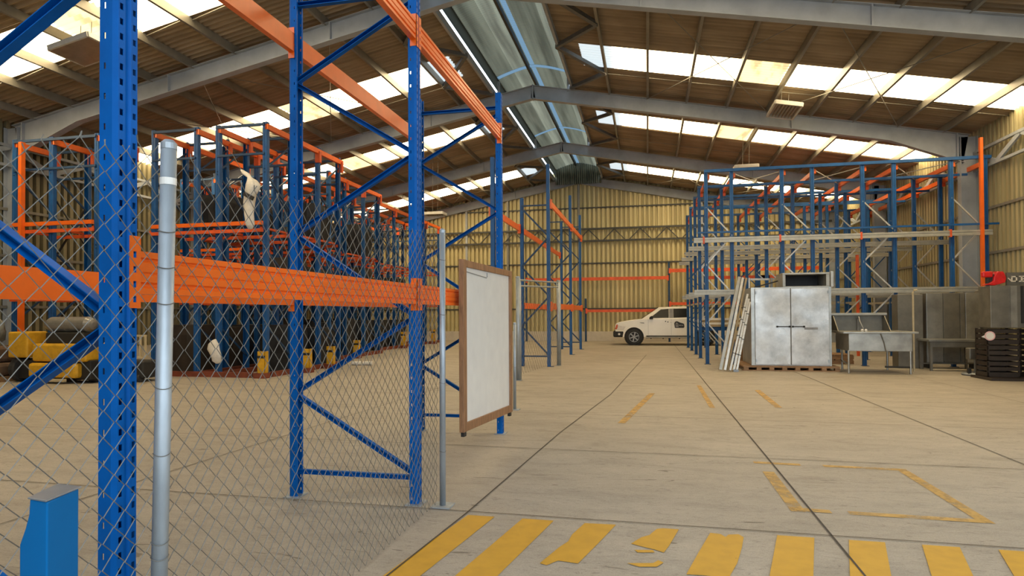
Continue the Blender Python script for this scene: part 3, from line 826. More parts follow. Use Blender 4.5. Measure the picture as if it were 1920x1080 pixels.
# ------------------------------------------------------------------ left-hand drive-in racks
def drive_in(label, xs, ys, h, levels, front_beams, pairs, mat='blue2'):
    root = thing('drive_in_rack', label, 'drive-in rack', (sum(xs) / len(xs), ys[0], 0))
    for yi, y in enumerate(ys):
        for x in xs: post(root, x, y, h, mat, -math.pi / 2 if yi % 2 == 0 else math.pi / 2, .125, .10)
        for a, b in pairs:
            obj('tie_beam', MB().bar((a, y, h - .06), (b, y, h - .06), .05, .06), 'navy', root)
            obj('tie_beam', MB().bar((a, y, h - .75), (b, y, h - .75), .05, .05), 'navy', root)
        for z in levels:
            obj('arm_beam', MB().bar((xs[0], y - .07, z), (xs[-1], y - .07, z), .05, .08), 'orange2', root)
    for x in xs:
        obj('top_rail', MB().bar((x + .05, ys[0], h - .12), (x + .05, ys[-1] + .1, h - .12), .08, .13), 'orange', root)
        for y in ys[1:]: obj('rail_bracket', MB().bar((x + .05, y, h - .42), (x + .05, y, h - .12), .1, .14), 'orange2', root)
        for z in levels: obj('pallet_rail', MB().bar((x - .1, ys[0] + .02, z + .07), (x - .1, ys[-1], z + .07), .07, .05), 'orange2', root)
        obj('floor_rail', MB().bar((x + .12, ys[0] + .1, .06), (x + .12, ys[-1], .06), .08, .12), 'dark_red', root)
    for z in front_beams: obj('front_beam', MB().bar((xs[0] + .05, ys[0] - .09, z), (xs[-1], ys[0] - .09, z), .07, .09), 'orange', root)
    obj('floor_rail', MB().bar((xs[0] + .6, ys[0] - .12, .06), (xs[-1] - .25, ys[0] - .12, .06), .10, .12), 'dark_red', root)
    for x in xs:                                                     # frame bracing along the depth
        for ya, yb in zip(ys[::2], ys[1::2]):
            z = .4; i = 0
            while z + .9 < h:
                p, q = ((x, ya, z), (x, yb, z + .85)) if i % 2 else ((x, yb, z), (x, ya, z + .85))
                obj('brace', MB().bar(p, q, .03, .04), 'navy', root); z += .9; i += 1
    a, b = pairs[0]
    for z0, z1 in ((4.4, 3.0), (3.0, 4.4), (2.6, 1.2), (1.2, 2.6)):
        obj('brace', MB().bar((a, ys[-1] + .05, z0), (b, ys[-1] + .05, z1), .03, .04), 'dark', root)
    return root
dl0 = drive_in('short left bay of blue and orange racking by the left wall column', [-14.75, -13.68, -12.4], [11.95, 13.0], 5.68, (1.85, 3.45), (3.62,), ((-14.75, -13.68), (-13.68, -12.4)))
obj('corner_post', MB().bar((-14.34, 11.80, .5), (-14.34, 11.80, 5.55), .1, .09), 'orange', dl0)
dl1 = drive_in('nearest long block of the left blue and orange drive-in racking', [-11.85, -10.65, -10.05, -8.78], [13.04, 14.2, 15.4, 16.65], 6.02, (1.85, 3.45), (3.62,), ((-11.85, -10.65), (-10.05, -8.78)))
dl2 = drive_in('middle block of the left drive-in racking, set back from the aisle', [-15.2, -14.0, -12.9, -11.8, -10.9, -9.85], [17.95, 19.1, 20.4, 21.75], 6.02, (1.85, 3.45), (3.6,), ((-15.2, -14.0), (-12.9, -11.8), (-10.9, -9.85)))
dl3 = drive_in('rearmost block of the left drive-in racking by the back wall', [-15.2, -14.0, -12.8, -11.7, -10.55], [23.0, 24.9, 26.8, 28.7, 30.6], 6.02, (1.85, 3.45), (3.6,), ((-15.2, -14.0), (-12.8, -11.7), (-11.7, -10.55)))
# dark filler loads, added for unclear clutter and to deepen the lanes' shade
rl = random.Random(21)
def load(x0, x1, y0, y1, z, h, mat):
    t = MB(); n = 5; w_, d_ = (x1 - x0), (y1 - y0)
    for k_ in range(n + 1):
        f = k_ / n; sh = 1 - .10 * abs(2 * f - 1) ** 3 - .04 * math.sin(5 * f)
        for i in range(16):
            a_ = 2 * math.pi * i / 16; ca, sa = math.cos(a_), math.sin(a_)
            q = .5 / max(abs(ca), abs(sa)) ** .8 * sh * (1 + .03 * math.sin(7 * a_ + k_))
            t.v.append(((x0 + x1) / 2 + ca * q * w_, (y0 + y1) / 2 + sa * q * d_, z + h * f))
    for k_ in range(n):
        for i in range(16): t.f.append((k_ * 16 + i, k_ * 16 + (i + 1) % 16, (k_ + 1) * 16 + (i + 1) % 16, (k_ + 1) * 16 + i))
    t.f += [tuple(range(16))[::-1], tuple(range(n * 16, n * 16 + 16))]
    o = obj('filler_load', t, mat, origin=((x0 + x1) / 2, (y0 + y1) / 2, z)); return tag(o, 'added dark filler for clutter and shade inside the left drive-in racking', 'load', 'dark filler loads in the left racking')
for xs_, ys_, zz_ in (([-11.85, -10.65, -10.05, -8.78], [13.04, 14.2, 15.4, 16.65], (0, 1.92, 3.52)), ([-12.9, -11.8, -10.9, -9.85], [17.95, 19.1, 20.4, 21.75], (0, 1.92, 3.52)), ([-12.8, -11.7, -10.55], [23.0, 24.9, 26.8, 28.7], (0, 1.92))):
    for xa, xb in zip(xs_, xs_[1:]):
        if xb - xa < .8: continue
        for yi, (ya, yb) in enumerate(zip(ys_, ys_[1:])):
            for zi, z in enumerate(zz_):
                if rl.random() < (.12 if zi == 0 else .35): continue
                if yi == 0 and xs_[0] == -11.85 and zi: continue
                h_ = rl.uniform(.95, 1.35) if zi == 0 else rl.uniform(.7, 1.15)
                load(xa + .26, xb - .14, ya + .16, yb - .16, z + .08 * (zi > 0) + .002, h_, rl.choice(('filler_dark', 'filler_dark', 'filler_brown')))

# yellow post guards along the left racking
GU = [((-8.72, 12.86), 'yellow post guard with black band at the near corner of the left racking', .62),
      ((-8.42, 14.28), 'yellow post guard on the second post from the near corner of the left racking', .6),
      ((-8.42, 15.48), 'yellow post guard on the third post from the near corner of the left racking', .6),
      ((-9.5, 19.2), 'yellow post guard on the middle block of left racking', .6),
      ((-10.2, 25.0), 'yellow post guard halfway along the rearmost left block', .7),
      ((-10.2, 28.8), 'yellow post guard by the far end of the left racking', .7)]
for (x, y), lb, h in GU:
    g = thing('post_guard', lb, 'post guard', (x, y, 0), 'yellow guards on the left racking')
    mb = MB(); mb.b2((x - .10, y - .05, .12), (x + .10, y - .035, h)); mb.b2((x - .10, y - .05, .12), (x - .085, y + .09, h)); mb.b2((x + .085, y - .05, .12), (x + .10, y + .09, h))
    obj('shield', mb, 'yellow', g, bevel=.004)
    obj('band', MB().b2((x - .104, y - .055, h - .16), (x + .104, y - .049, h - .10)), 'dark', g)
    obj('foot', MB().b2((x - .17, y - .1, 0), (x + .15, y + .09, .12)), 'dark_red', g)

# hanging and dropped plastic
def bag_mb(c, prof, n=14, seed=0):
    rnd = random.Random(seed); mb = MB(); ph = [rnd.random() * 6 for _ in range(4)]
    for r, z, ox in prof:
        for i in range(n):
            a = 2 * math.pi * i / n
            rr_ = r * (1 + .16 * math.sin(3 * a + ph[0] + z * 5) + .08 * math.sin(5 * a + ph[1] - z * 9))
            mb.v.append((c[0] + ox + rr_ * math.cos(a), c[1] + .6 * rr_ * math.sin(a), c[2] + z))
    for k_ in range(len(prof) - 1):
        for i in range(n): mb.f.append((k_ * n + i, k_ * n + (i + 1) % n, (k_ + 1) * n + (i + 1) % n, (k_ + 1) * n + i))
    m_ = (len(prof) - 1) * n; mb.f += [tuple(range(n))[::-1], tuple(range(m_, m_ + n))]
    return mb
hb = thing('hanging_sack', 'long white plastic sack hanging high from a cord on the left racking', 'sack', (-8.75, 12.45, 3.4))
obj('sack', bag_mb((-8.75, 12.45, 3.4), [(.05, 0, 0), (.10, .1, 0), (.115, .35, -.02), (.13, .6, -.02), (.14, .78, 0), (.17, .88, .04), (.17, 1.0, .05), (.11, 1.1, .03), (.05, 1.17, -.02), (.09, 1.26, -.12), (.03, 1.36, -.22)], 16, 3), 'bag', hb, smooth=True)
obj('strap', MB().box((-8.72, 12.35, 4.13), (.26, .05, .09), Matrix.Rotation(.5, 3, 'Y')), 'dark', hb)
obj('cord', MB().tube([(-8.97, 12.45, 4.75), (-9.3, 12.6, 5.15), (-10.0, 12.98, 5.65)], .008, 5), 'wire', hb)
hb2 = thing('plastic_bag', 'crumpled white plastic bag tied low on a post of the left racking', 'bag', (-9.72, 12.55, .35))
obj('bag', bag_mb((-9.72, 12.55, .35), [(.03, 0, .05), (.11, .06, .04), (.13, .2, .02), (.14, .33, -.03), (.12, .45, -.03), (.06, .53, -.02), (.02, .56, 0)], 14, 8), 'bag', hb2, smooth=True)
obj('tie', MB().tube([(-9.72, 12.55, .9), (-10.0, 12.98, 1.02)], .008, 5), 'tie', hb2)
for i, (x, y, l, lb) in enumerate(((-8.18, 16.55, .30, 'nearer white paper roll lying on the floor by the left racking'), (-7.86, 16.62, .28, 'second white paper roll on the floor, end to end with the first'))):
    p = obj('paper_roll', MB().lathe([(.02, -l / 2), (.055, -l / 2), (.058, 0), (.055, l / 2), (.02, l / 2)], (x, y, .058), 'x', 16), 'tag'); tag(p, lb, 'paper roll', 'paper rolls on the floor')

# forklift at the far left
fk = thing('forklift', 'yellow forklift parked behind the fence at far left', 'forklift', (-12.7, 11.6, 0))
obj('counterweight', MB().b2((-13.25, 11.05, .12), (-11.98, 11.75, .44)), 'yellow', fk, bevel=.06)
obj('hood', MB().b2((-13.2, 11.1, .47), (-11.80, 11.8, .86)), 'yellow', fk, bevel=.05)
obj('side_panel', MB().b2((-13.85, 11.1, .55), (-13.33, 11.6, 1.12)), 'yellow', fk, bevel=.035)
obj('chassis', MB().b2((-13.9, 11.2, .08), (-11.75, 11.76, .5)), 'dark', fk, bevel=.02)
obj('cradle', MB().b2((-13.0, 11.25, .86), (-12.0, 11.7, 1.10)), 'dark', fk, bevel=.02)
mb = MB(); mb.lathe([(.03, -.68), (.11, -.64), (.17, -.52), (.17, .45), (.11, .56), (.05, .58)], (-12.5, 11.45, 1.275), 'x', 24); mb.lathe([(.176, -.1), (.176, -.06)], (-12.5, 11.45, 1.275), 'x', 24)
obj('gas_cylinder', mb, 'grey_cyl', fk, smooth=False)
for x in (-13.75, -11.9):
    obj('wheel', MB().lathe([(.12, -.09), (.26, -.08), (.28, -.04), (.28, .04), (.26, .08), (.12, .09)], (x, 11.35 if x < -13 else 11.5, .28), 'x', 20), 'rubber', fk)
obj('bumper', MB().b2((-13.1, 10.98, .05), (-12.2, 11.04, .11)), 'cream', fk)
tr = thing('trolley', 'black trolley with cream slatted guard beside the near galvanised post', 'trolley', (-11.1, 11.9, 0))
obj('base', MB().b2((-11.5, 11.6, .08), (-10.8, 12.2, .46)), 'dark', tr, bevel=.04)
for z in (.55, 1.02): obj('guard_rail', MB().bar((-11.45, 11.65, z), (-10.75, 11.65, z), .03, .04), 'cream', tr)
for i in range(6): obj('guard_bar', MB().bar((-11.40 + i * .125, 11.65, .55), (-11.40 + i * .125, 11.65, 1.02), .04, .03), 'cream', tr)
for x in (-11.4, -10.9): obj('wheel', MB().lathe([(.04, -.03), (.09, -.025), (.09, .025), (.04, .03)], (x, 11.65, .09), 'x', 14), 'rubber', tr)
obj('leg', MB().bar((-11.44, 11.58, .05), (-11.44, 11.58, .5), .05, .03), 'cream', tr)
wp = thing('wrapped_pallet', 'goods in clear film on brown sacks at the far left edge', 'pallet', (-14.6, 11.3, 0))
obj('pallet_base', MB().b2((-15.3, 10.75, 0), (-14.0, 11.6, .12)), 'pallet', wp)
obj('sack', MB().b2((-15.25, 10.85, .13), (-14.05, 11.7, .42)), 'box_brown', wp, bevel=.08)
obj('sack', MB().b2((-15.2, 10.9, .43), (-14.15, 11.65, .80)), 'box_brown', wp, bevel=.08)
obj('film_bundle', bag_mb((-14.65, 11.2, .82), [(.3, 0, 0), (.45, .1, 0), (.47, .3, 0), (.40, .5, .02), (.22, .62, .1), (.1, .70, .2)], 18, 5), 'film', wp, smooth=True)
sc_ = thing('scrap_tray', 'low tray of brown scrap on the floor left of the forklift', 'tray', (-13.95, 10.6, 0))
obj('tray', MB().b2((-14.5, 10.1, 0), (-13.6, 10.68, .10)), 'dark', sc_, bevel=.01)
obj('scrap', bag_mb((-14.05, 10.39, .09), [(.3, 0, 0), (.34, .06, 0), (.2, .16, .05), (.05, .22, .1)], 12, 9), 'box_brown', sc_)

# ------------------------------------------------------------------ pickup truck
tk = thing('pickup_truck', 'white double-cab pickup parked across the far end of the aisle', 'pickup truck', (1.07, 29.4, 0))
TX, TY0, TW = -1.48, 28.48, 1.80
def arch(cu, r=.45, cz=.38, n=10): return [(cu - r * math.cos(math.pi * i / n), max(.36, cz + r * math.sin(math.pi * i / n))) for i in range(n + 1)]
body = [(.06, .62), (.03, .80), (.07, .95), (.16, 1.02), (.42, 1.08), (.85, 1.14), (1.22, 1.18), (3.38, 1.21), (3.42, 1.17), (5.08, 1.17), (5.12, .62), (5.02, .50)] + arch(3.95)[::-1] + [(3.40, .42), (1.42, .42)] + arch(.88)[::-1] + [(.40, .62)]
mb = MB(); mb.prism(body, (TX, TY0, 0), (1, 0, 0), (0, 0, 1), (0, TW, 0)); obj('body', mb, 'white_car', tk, bevel=.05)
def sy(z): return .02 + max(0, (z - 1.17)) * .26
mb = MB(); gl = [(1.20, 1.16), (1.98, 1.70), (3.15, 1.735), (3.36, 1.66), (3.40, 1.16)]
n = len(gl); mb.v = [(TX + u, TY0 + sy(z), z) for u, z in gl] + [(TX + u, TY0 + TW - sy(z), z) for u, z in gl]
mb.f = [tuple(range(n))[::-1], tuple(range(n, 2 * n))] + [(i, (i + 1) % n, n + (i + 1) % n, n + i) for i in range(n)]
obj('cab', mb, 'white_car', tk, bevel=.045)
def side_panel(poly, off=.006):
    mb = MB(); n = len(poly); mb.v = [(TX + u, TY0 + sy(z) - off, z) for u, z in poly] + [(TX + u, TY0 + sy(z) + .03, z) for u, z in poly]
    mb.f = [tuple(range(n))[::-1], tuple(range(n, 2 * n))] + [(i, (i + 1) % n, n + (i + 1) % n, n + i) for i in range(n)]; return mb
obj('window', side_panel([(1.62, 1.22), (1.68, 1.30), (2.06, 1.60), (2.40, 1.63), (2.40, 1.23)]), 'glass', tk)
obj('window', side_panel([(2.60, 1.23), (2.60, 1.63), (3.18, 1.64), (3.25, 1.5), (3.22, 1.25)]), 'glass', tk)
obj('door_pillar', side_panel([(2.42, 1.22), (2.42, 1.63), (2.585, 1.63), (2.585, 1.22)], .005), 'decal_grey', tk)
mb = MB(); mb.add([(TX + 1.22, TY0 + .12, 1.20), (TX + 1.22, TY0 + TW - .12, 1.20), (TX + 1.95, TY0 + TW - .24, 1.70), (TX + 1.95, TY0 + .24, 1.70), (TX + 1.19, TY0 + .12, 1.20), (TX + 1.19, TY0 + TW - .12, 1.20), (TX + 1.92, TY0 + TW - .24, 1.70), (TX + 1.92, TY0 + .24, 1.70)],
        [(0, 1, 2, 3), (7, 6, 5, 4), (0, 4, 5, 1), (1, 5, 6, 2), (2, 6, 7, 3), (3, 7, 4, 0)]); obj('windscreen', mb, 'glass', tk)
obj('bumper', MB().b2((TX - .05, TY0 + .02, .36), (TX + .42, TY0 + TW - .02, .66)), 'dark', tk, bevel=.07)
obj('headlamp', MB().prism([(.10, .70), (.42, .68), (.52, .84), (.20, .92)], (TX, TY0 - .012, 0), (1, 0, 0), (0, 0, 1), (0, .2, 0)), 'lamp', tk, bevel=.02)
obj('indicator', MB().prism([(.03, .72), (.16, .70), (.17, .92), (.10, .95)], (TX, TY0 - .008, 0), (1, 0, 0), (0, 0, 1), (0, .2, 0)), 'amber', tk, bevel=.015)
obj('fog_lamp', MB().lathe([(.01, -.02), (.05, -.01), (.05, .03)], (TX + .22, TY0 + .015, .50), 'y', 12), 'lamp', tk)
for u in (.88, 3.95):
    mb = MB(); a = [i * math.pi / 14 for i in range(15)]
    mb.prism([(u - .50 * math.cos(t), .38 + .50 * math.sin(t)) for t in a] + [(u + .43 * math.cos(t), .38 + .43 * math.sin(t)) for t in a], (TX, TY0 - .025, 0), (1, 0, 0), (0, 0, 1), (0, .08, 0))
    obj('wheel_arch', mb, 'white_car', tk)
    obj('wheel_well', MB().lathe([(.01, 0), (.44, 0), (.44, .3), (.01, .3)], (TX + u, TY0 + .05, .40), 'y', 20), 'dark', tk)
    for side in (0, 1):
        yc = TY0 + .12 if side == 0 else TY0 + TW - .12
        w = obj('wheel', MB().lathe([(.20, -.11), (.26, -.13), (.34, -.12), (.375, -.08), (.375, .08), (.34, .12), (.26, .13), (.20, .11)], (TX + u, yc, .375), 'y', 28, False), 'rubber', tk)
        obj('brake_disc', MB().lathe([(.01, -.03), (.205, -.03), (.205, .03), (.01, .03)], (TX + u, yc, .375), 'y', 20), 'dark', w)
        yr = yc - .12 if side == 0 else yc + .12
        mb = MB(); mb.lathe([(.205, -.02), (.225, -.02), (.225, .04), (.205, .04)], (TX + u, yr, .375), 'y', 24, False); mb.lathe([(.01, -.015), (.06, -.012), (.06, .03)], (TX + u, yr, .375), 'y', 12)
        for s in range(6):
            t = s * math.pi / 3 + .3
            mb.bar((TX + u + .04 * math.cos(t), yr, .375 + .04 * math.sin(t)), (TX + u + .21 * math.cos(t), yr, .375 + .21 * math.sin(t)), .05, .03, up=(0, 1, 0))
        obj('rim', mb, 'chrome', w)
obj('side_step', MB().tube([(TX + 1.40, TY0 - .05, .33), (TX + 1.55, TY0 - .06, .36), (TX + 3.3, TY0 - .06, .36), (TX + 3.42, TY0 - .03, .33)], .032, 10), 'chrome', tk)
for u in (1.62, 2.15, 2.85): obj('step_bracket', MB().bar((TX + u, TY0 - .05, .33), (TX + u, TY0 + .3, .40), .05, .08), 'dark', tk)
obj('sill', MB().b2((TX + 1.42, TY0 - .005, .38), (TX + 3.42, TY0 + .1, .44)), 'dark', tk)
mb = MB(); mb.prism([(1.55, 1.17), (1.72, 1.17), (1.73, 1.28), (1.66, 1.32), (1.57, 1.27)], (TX, TY0 - .20, 0), (1, 0, 0), (0, 0, 1), (0, .14, 0)); mb.bar((TX + 1.62, TY0 - .08, 1.19), (TX + 1.60, TY0 + .05, 1.18), .05, .04); obj('mirror', mb, 'dark', tk, bevel=.015)
for u, z in ((2.52, 1.06), (3.28, 1.07)): obj('door_handle', MB().b2((TX + u - .07, TY0 - .025, z - .018), (TX + u + .07, TY0 + .01, z + .018)), 'dark' if u > 3 else 'white_car', tk, bevel=.008)
obj('door_seam', MB().b2((TX + 2.50, TY0 - .002, .46), (TX + 2.508, TY0 + .01, 1.18)), 'decal_grey', tk)
obj('door_seam', MB().b2((TX + 1.50, TY0 - .002, .46), (TX + 1.508, TY0 + .01, 1.18)), 'decal_grey', tk)
obj('vent', MB().prism([(1.12, 1.03), (1.32, 1.02), (1.34, .98), (1.2, .99)], (TX, TY0 - .004, 0), (1, 0, 0), (0, 0, 1), (0, .01, 0)), 'decal_grey', tk)
# house-shaped emblem on the rear door and small marks ahead of it
emb = obj('door_emblem', MB().prism([(2.66, .78), (2.63, .98), (2.67, 1.05), (2.74, 1.08), (2.82, 1.05), (2.87, 1.02), (2.98, .99), (3.05, .96), (3.07, .84), (3.04, .78)], (TX, TY0 - .006, 0), (1, 0, 0), (0, 0, 1), (0, .012, 0)), 'decal', tk, label='charcoal house-shaped emblem')
mb = MB(); mb.prism([(2.69, .82), (2.69, .97), (2.735, 1.03), (2.80, .97), (2.82, .82)], (TX, TY0 - .008, 0), (1, 0, 0), (0, 0, 1), (0, .004, 0)); mb.b2((TX + 2.84, TY0 - .008, .87), (TX + 2.92, TY0 - .004, .915)); mb.b2((TX + 2.935, TY0 - .008, .87), (TX + 3.01, TY0 - .004, .915))
obj('emblem_lettering', mb, 'decal_grey', emb)
obj('emblem_keyhole', MB().lathe([(.001, -.004), (.025, -.003), (.025, .002)], (TX + 2.75, TY0 - .008, .92), 'y', 10), 'decal', emb)
for u, z in ((2.26, 1.07), (2.36, 1.045), (2.49, 1.055)): obj('door_mark', MB().lathe([(.001, -.004), (.03, -.003), (.03, .005)], (TX + u, TY0, z), 'y', 5), 'decal', tk)

# ------------------------------------------------------------------ right-hand equipment
cb = thing('steel_cabinet', 'large double-door stainless cabinet standing on a wooden pallet', 'cabinet', (3.48, 17.5, .13))
CX0, CX1, CY0, CY1, CZ0, CZ1 = 2.55, 4.41, 16.60, 18.1, .13, 2.08
mb = MB(); mb.b2((CX0, CY0 + .03, CZ0), (CX1, CY1, CZ1)); obj('body', mb, 'stainless', cb, bevel=.008)
obj('front_frame', MB().b2((CX0, CY0, CZ0), (CX0 + .08, CY0 + .035, CZ1)).b2((CX1 - .05, CY0, CZ0), (CX1, CY0 + .035, CZ1)).b2((CX0 + .08, CY0, CZ1 - .025), (CX1 - .05, CY0 + .035, CZ1)).b2((CX0 + .08, CY0, CZ0), (CX1 - .05, CY0 + .035, CZ0 + .02)), 'stainless', cb)
XM = 3.475
for a, b in ((CX0 + .085, XM - .008), (XM + .008, CX1 - .055)):
    d = obj('door', MB().b2((a, CY0 - .025, CZ0 + .02), (b, CY0 + .02, CZ1 - .03)), 'cabinet', cb, bevel=.008)
    left = a < 3
    xh = (XM - .32, XM - .03) if left else (XM + .04, XM + .30)
    mb = MB(); mb.bar((xh[0], CY0 - .055, 1.10), (xh[1], CY0 - .055, 1.10), .016, .022)
    for x in xh: mb.box((x, CY0 - .045, 1.10), (.035, .05, .045))
    obj('handle', mb, 'dark', d)
    for z in (.25, 1.95): obj('hinge', MB().box((a + .02 if left else b - .02, CY0 - .03, z), (.03, .02, .07)), 'galv', d)
    if not left: obj('name_plate', MB().b2((XM + .31, CY0 - .030, 1.025), (XM + .62, CY0 - .024, 1.08)), 'decal_grey', d)
pl = thing('pallet', 'wooden pallet under the stainless cabinet', 'pallet', (3.5, 17.2, 0))
obj('deck', MB().b2((2.33, 16.5, .085), (4.56, 18.1, .125)), 'pallet', pl)
for i in range(8): obj('block', MB().b2((2.35 + i * .30, 16.48, .02), (2.46 + i * .30, 16.62, .085)), 'pallet', pl)
obj('runner', MB().b2((2.33, 16.49, 0), (4.56, 16.63, .022)), 'pallet', pl)
obj('runner', MB().b2((2.33, 17.3, 0), (4.56, 17.42, .085)), 'pallet', pl); obj('runner', MB().b2((2.33, 17.9, 0), (4.56, 18.05, .085)), 'pallet', pl)
bx = thing('open_housing', 'open fronted grey steel housing lying on top of the stainless cabinet', 'housing', (3.95, 17.1, 2.085))
mb = MB().b2((3.33, 16.75, 2.085), (4.42, 17.6, 2.11)).b2((3.33, 16.75, 2.40), (4.42, 17.6, 2.445)).b2((3.33, 16.75, 2.11), (3.40, 17.6, 2.40)).b2((4.34, 16.75, 2.11), (4.42, 17.6, 2.40)).b2((3.40, 17.55, 2.11), (4.34, 17.6, 2.40))
obj('shell', mb, 'rail_grey', bx, bevel=.006); obj('corner_post', MB().b2((4.44, 16.72, 2.085), (4.50, 16.80, 2.47)), 'brace_grey', bx)
obj('lining', MB().b2((3.41, 17.50, 2.115), (4.33, 17.545, 2.395)), 'dark', bx)
mt = thing('metal_offcuts', 'bent grey metal offcuts lying on the left of the cabinet top', 'metal scrap', (2.95, 17.2, 2.085))
obj('strip', MB().bar((2.62, 17.2, 2.32), (3.25, 17.3, 2.32), .04, .05), 'brace_grey', mt)
obj('strip', MB().bar((2.70, 17.0, 2.10), (3.28, 17.1, 2.26), .05, .03), 'dark', mt)
obj('strip', MB().bar((2.60, 17.2, 2.085), (2.60, 17.2, 2.36), .03, .03), 'brace_grey', mt); obj('strip', MB().bar((3.15, 17.2, 2.085), (3.15, 17.2, 2.35), .06, .05), 'stainless_d', mt)

def pallet(x0, x1, y0, y1, z, label, group=None):
    t = thing('pallet', label, 'pallet', ((x0 + x1) / 2, (y0 + y1) / 2, z), group)
    n = 6
    for i in range(n):
        xa = x0 + (x1 - x0) * i / n
        obj('deck_board', MB().b2((xa + .01, y0, z + .105), (xa + (x1 - x0) / n - .02, y1, z + .13)), 'pallet', t)
    for yy in (y0 + .05, (y0 + y1) / 2, y1 - .05): obj('runner', MB().b2((x0, yy - .04, z), (x1, yy + .04, z + .105)), 'pallet', t)
    return t
for k_, (xa, xb, yy, n_, wh) in enumerate(((2.46, 3.50, 19.2, 5, 'left of and behind the stainless cabinet'), (4.62, 5.6, 18.95, 2, 'seen under the sink bench'))):
    for i in range(n_):
        pallet(xa, xb, yy, yy + .95, i * .132, ('Bottom', 'Second', 'Third', 'Fourth', 'Top')[i if n_ > 2 or i == 0 else 4] + ' wooden pallet of the low stack ' + wh, 'pallets stacked on the right rack floor')
tb = thing('timber_bundle', 'pale timber boards lying on a low beam of the right rack behind the leaning poles', 'timber', (2.5, 20.95, 1.0))
for i, (dx, dz, mt_) in enumerate(((0, 0, 'cardboard'), (.05, .07, 'tag'), (-.04, .14, 'cardboard'), (.02, .21, 'tag'))):
    obj('board', MB().b2((1.72 + dx, 20.83, 1.003 + dz), (3.5 + dx, 21.1 - .03 * i, 1.07 + dz)), mt_, tb)
obj('low_beam', MB().bar((1.65, 20.93, .94), (3.67, 20.93, .94), .06, .12), 'blue2', rr)
# leaning lengths: each bottom on the floor, top against the cabinet side
PO = [((1.76, 16.30), (2.30, 16.75, 2.36), .075, .10, 'rail_grey', 'wide grey channel leaning beside the cabinet, outermost of the bundle'),
      ((1.86, 16.22), (2.37, 16.68, 2.34), .06, .08, 'grey_pole', 'pale flat aluminium length second in the leaning bundle'),
      ((1.93, 16.28), (2.46, 16.70, 2.33), .05, .05, 'cardboard', 'tan board length third in the leaning bundle'),
      ((1.98, 16.18), (2.47, 16.60, 1.92), .05, .05, 'grey_pole', 'slim aluminium pole in the middle of the leaning bundle'),
      ((2.06, 16.16), (2.49, 16.56, 1.80), .055, .055, 'grey_pole', 'silver pole with black ties near the cabinet'),
      ((2.13, 16.14), (2.51, 16.50, 1.72), .05, .05, 'grey_pole', 'innermost silver pole of the leaning bundle')]
for i, ((x, y), t, w, h, mt_, lb) in enumerate(PO):
    p = thing('leaning_pole', lb, 'pole', (x, y, 0), 'lengths leaning on the cabinet')
    obj('length', MB().bar((x, y, .03), t, w, h, up=(0, 1, 0)), mt_, p, bevel=.004)
    if i >= 3:
        for f in (.22, .45, .66, .82):
            c = V((x, y, .03)).lerp(V(t), f); d = (V(t) - V((x, y, .03))).normalized()
            obj('strap', MB().bar(c - d * .008, c + d * .008, w + .012, h + .012, up=(0, 1, 0)), 'tie', p)
    if i == 5: obj('shoe', MB().box((x - .02, y, .03), (.12, .1, .06)), 'cap', p)

# sink bench
sk = thing('sink_bench', 'stainless sink bench with splashback beside the cabinet', 'sink bench', (5.3, 16.5, 0))
SX0, SX1, SY0, SY1, ST = 4.62, 6.0, 16.10, 17.25, .99
obj('worktop', MB().b2((SX0 - .1, SY0 - .05, ST - .045), (SX1 + .12, SY1, ST)), 'stainless', sk, bevel=.006)
obj('basin', MB().b2((SX0 + .03, SY0, ST - .46), (SX1, SY1 - .1, ST - .045)), 'stainless', sk, bevel=.006)
obj('pipe', MB().tube([(5.33, SY0 - .015, ST - .04), (5.40, SY0 - .015, ST - .25), (5.44, SY0 - .015, ST - .46)], .012, 8), 'stainless_d', sk)
obj('splashback', MB().b2((SX0 - .04, SY1, ST - .05), (SX1 - .22, SY1 + .03, ST + .40)), 'stainless_d', sk)
obj('ledge', MB().b2((SX0 - .08, SY1 - .14, ST + .38), (SX1 - .18, SY1 + .06, ST + .44)), 'rail_grey', sk, bevel=.006)
for x, lx in ((SX0 - .04, 0), (SX1 - .25, 1)):
    mb = MB(); mb.prism([(0, 0), (.55, 0), (.12, .38), (0, .38)], (x, SY1, ST), (0, -1, 0), (0, 0, 1), (.02, 0, 0)); obj('cheek', mb, 'stainless_d', sk)
for x, y in ((SX0 + .03, SY0 + .03), (SX1 - .03, SY0 + .03), (SX0 + .20, SY1), (SX1 - .14, SY1)):
    obj('leg', MB().tube([(x, y, 0), (x, y, ST - .44)], .025, 10), 'stainless', sk)
obj('stretcher', MB().tube([(SX1 - .55, SY0 + .1, .16), (SX1 - .02, SY0 + .03, .16)], .022, 8), 'dark', sk)
obj('stretcher', MB().tube([(SX0 + .03, SY0 + .03, .22), (SX0 + .20, SY1, .22)], .02, 8), 'stainless', sk)
obj('tap', MB().tube([(5.18, SY1 - .05, ST), (5.18, SY1 - .05, ST + .30), (5.16, SY1 - .2, ST + .34), (5.15, SY1 - .32, ST + .22), (5.2, SY1 - .4, ST + .05)], .012, 8), 'chrome', sk)
for x in (4.98, 5.06): obj('valve', MB().lathe([(.03, 0), (.035, .03), (.02, .06)], (x, SY0 + .12, ST), n=10), 'tag', sk)
wt = thing('work_table', 'small stainless table in front of the tall dull steel panels', 'table', (7.3, 17.5, 0))
obj('top', MB().b2((6.72, 17.05, .72), (7.86, 17.75, .77)), 'stainless', wt, bevel=.006)
obj('apron', MB().b2((6.80, 17.09, .58), (7.80, 17.13, .72)), 'stainless_d', wt)
for x in (6.78, 7.80):
    for y in (17.1, 17.7): obj('leg', MB().bar((x, y, 0), (x, y, .72), .05, .05), 'stainless_d', wt)
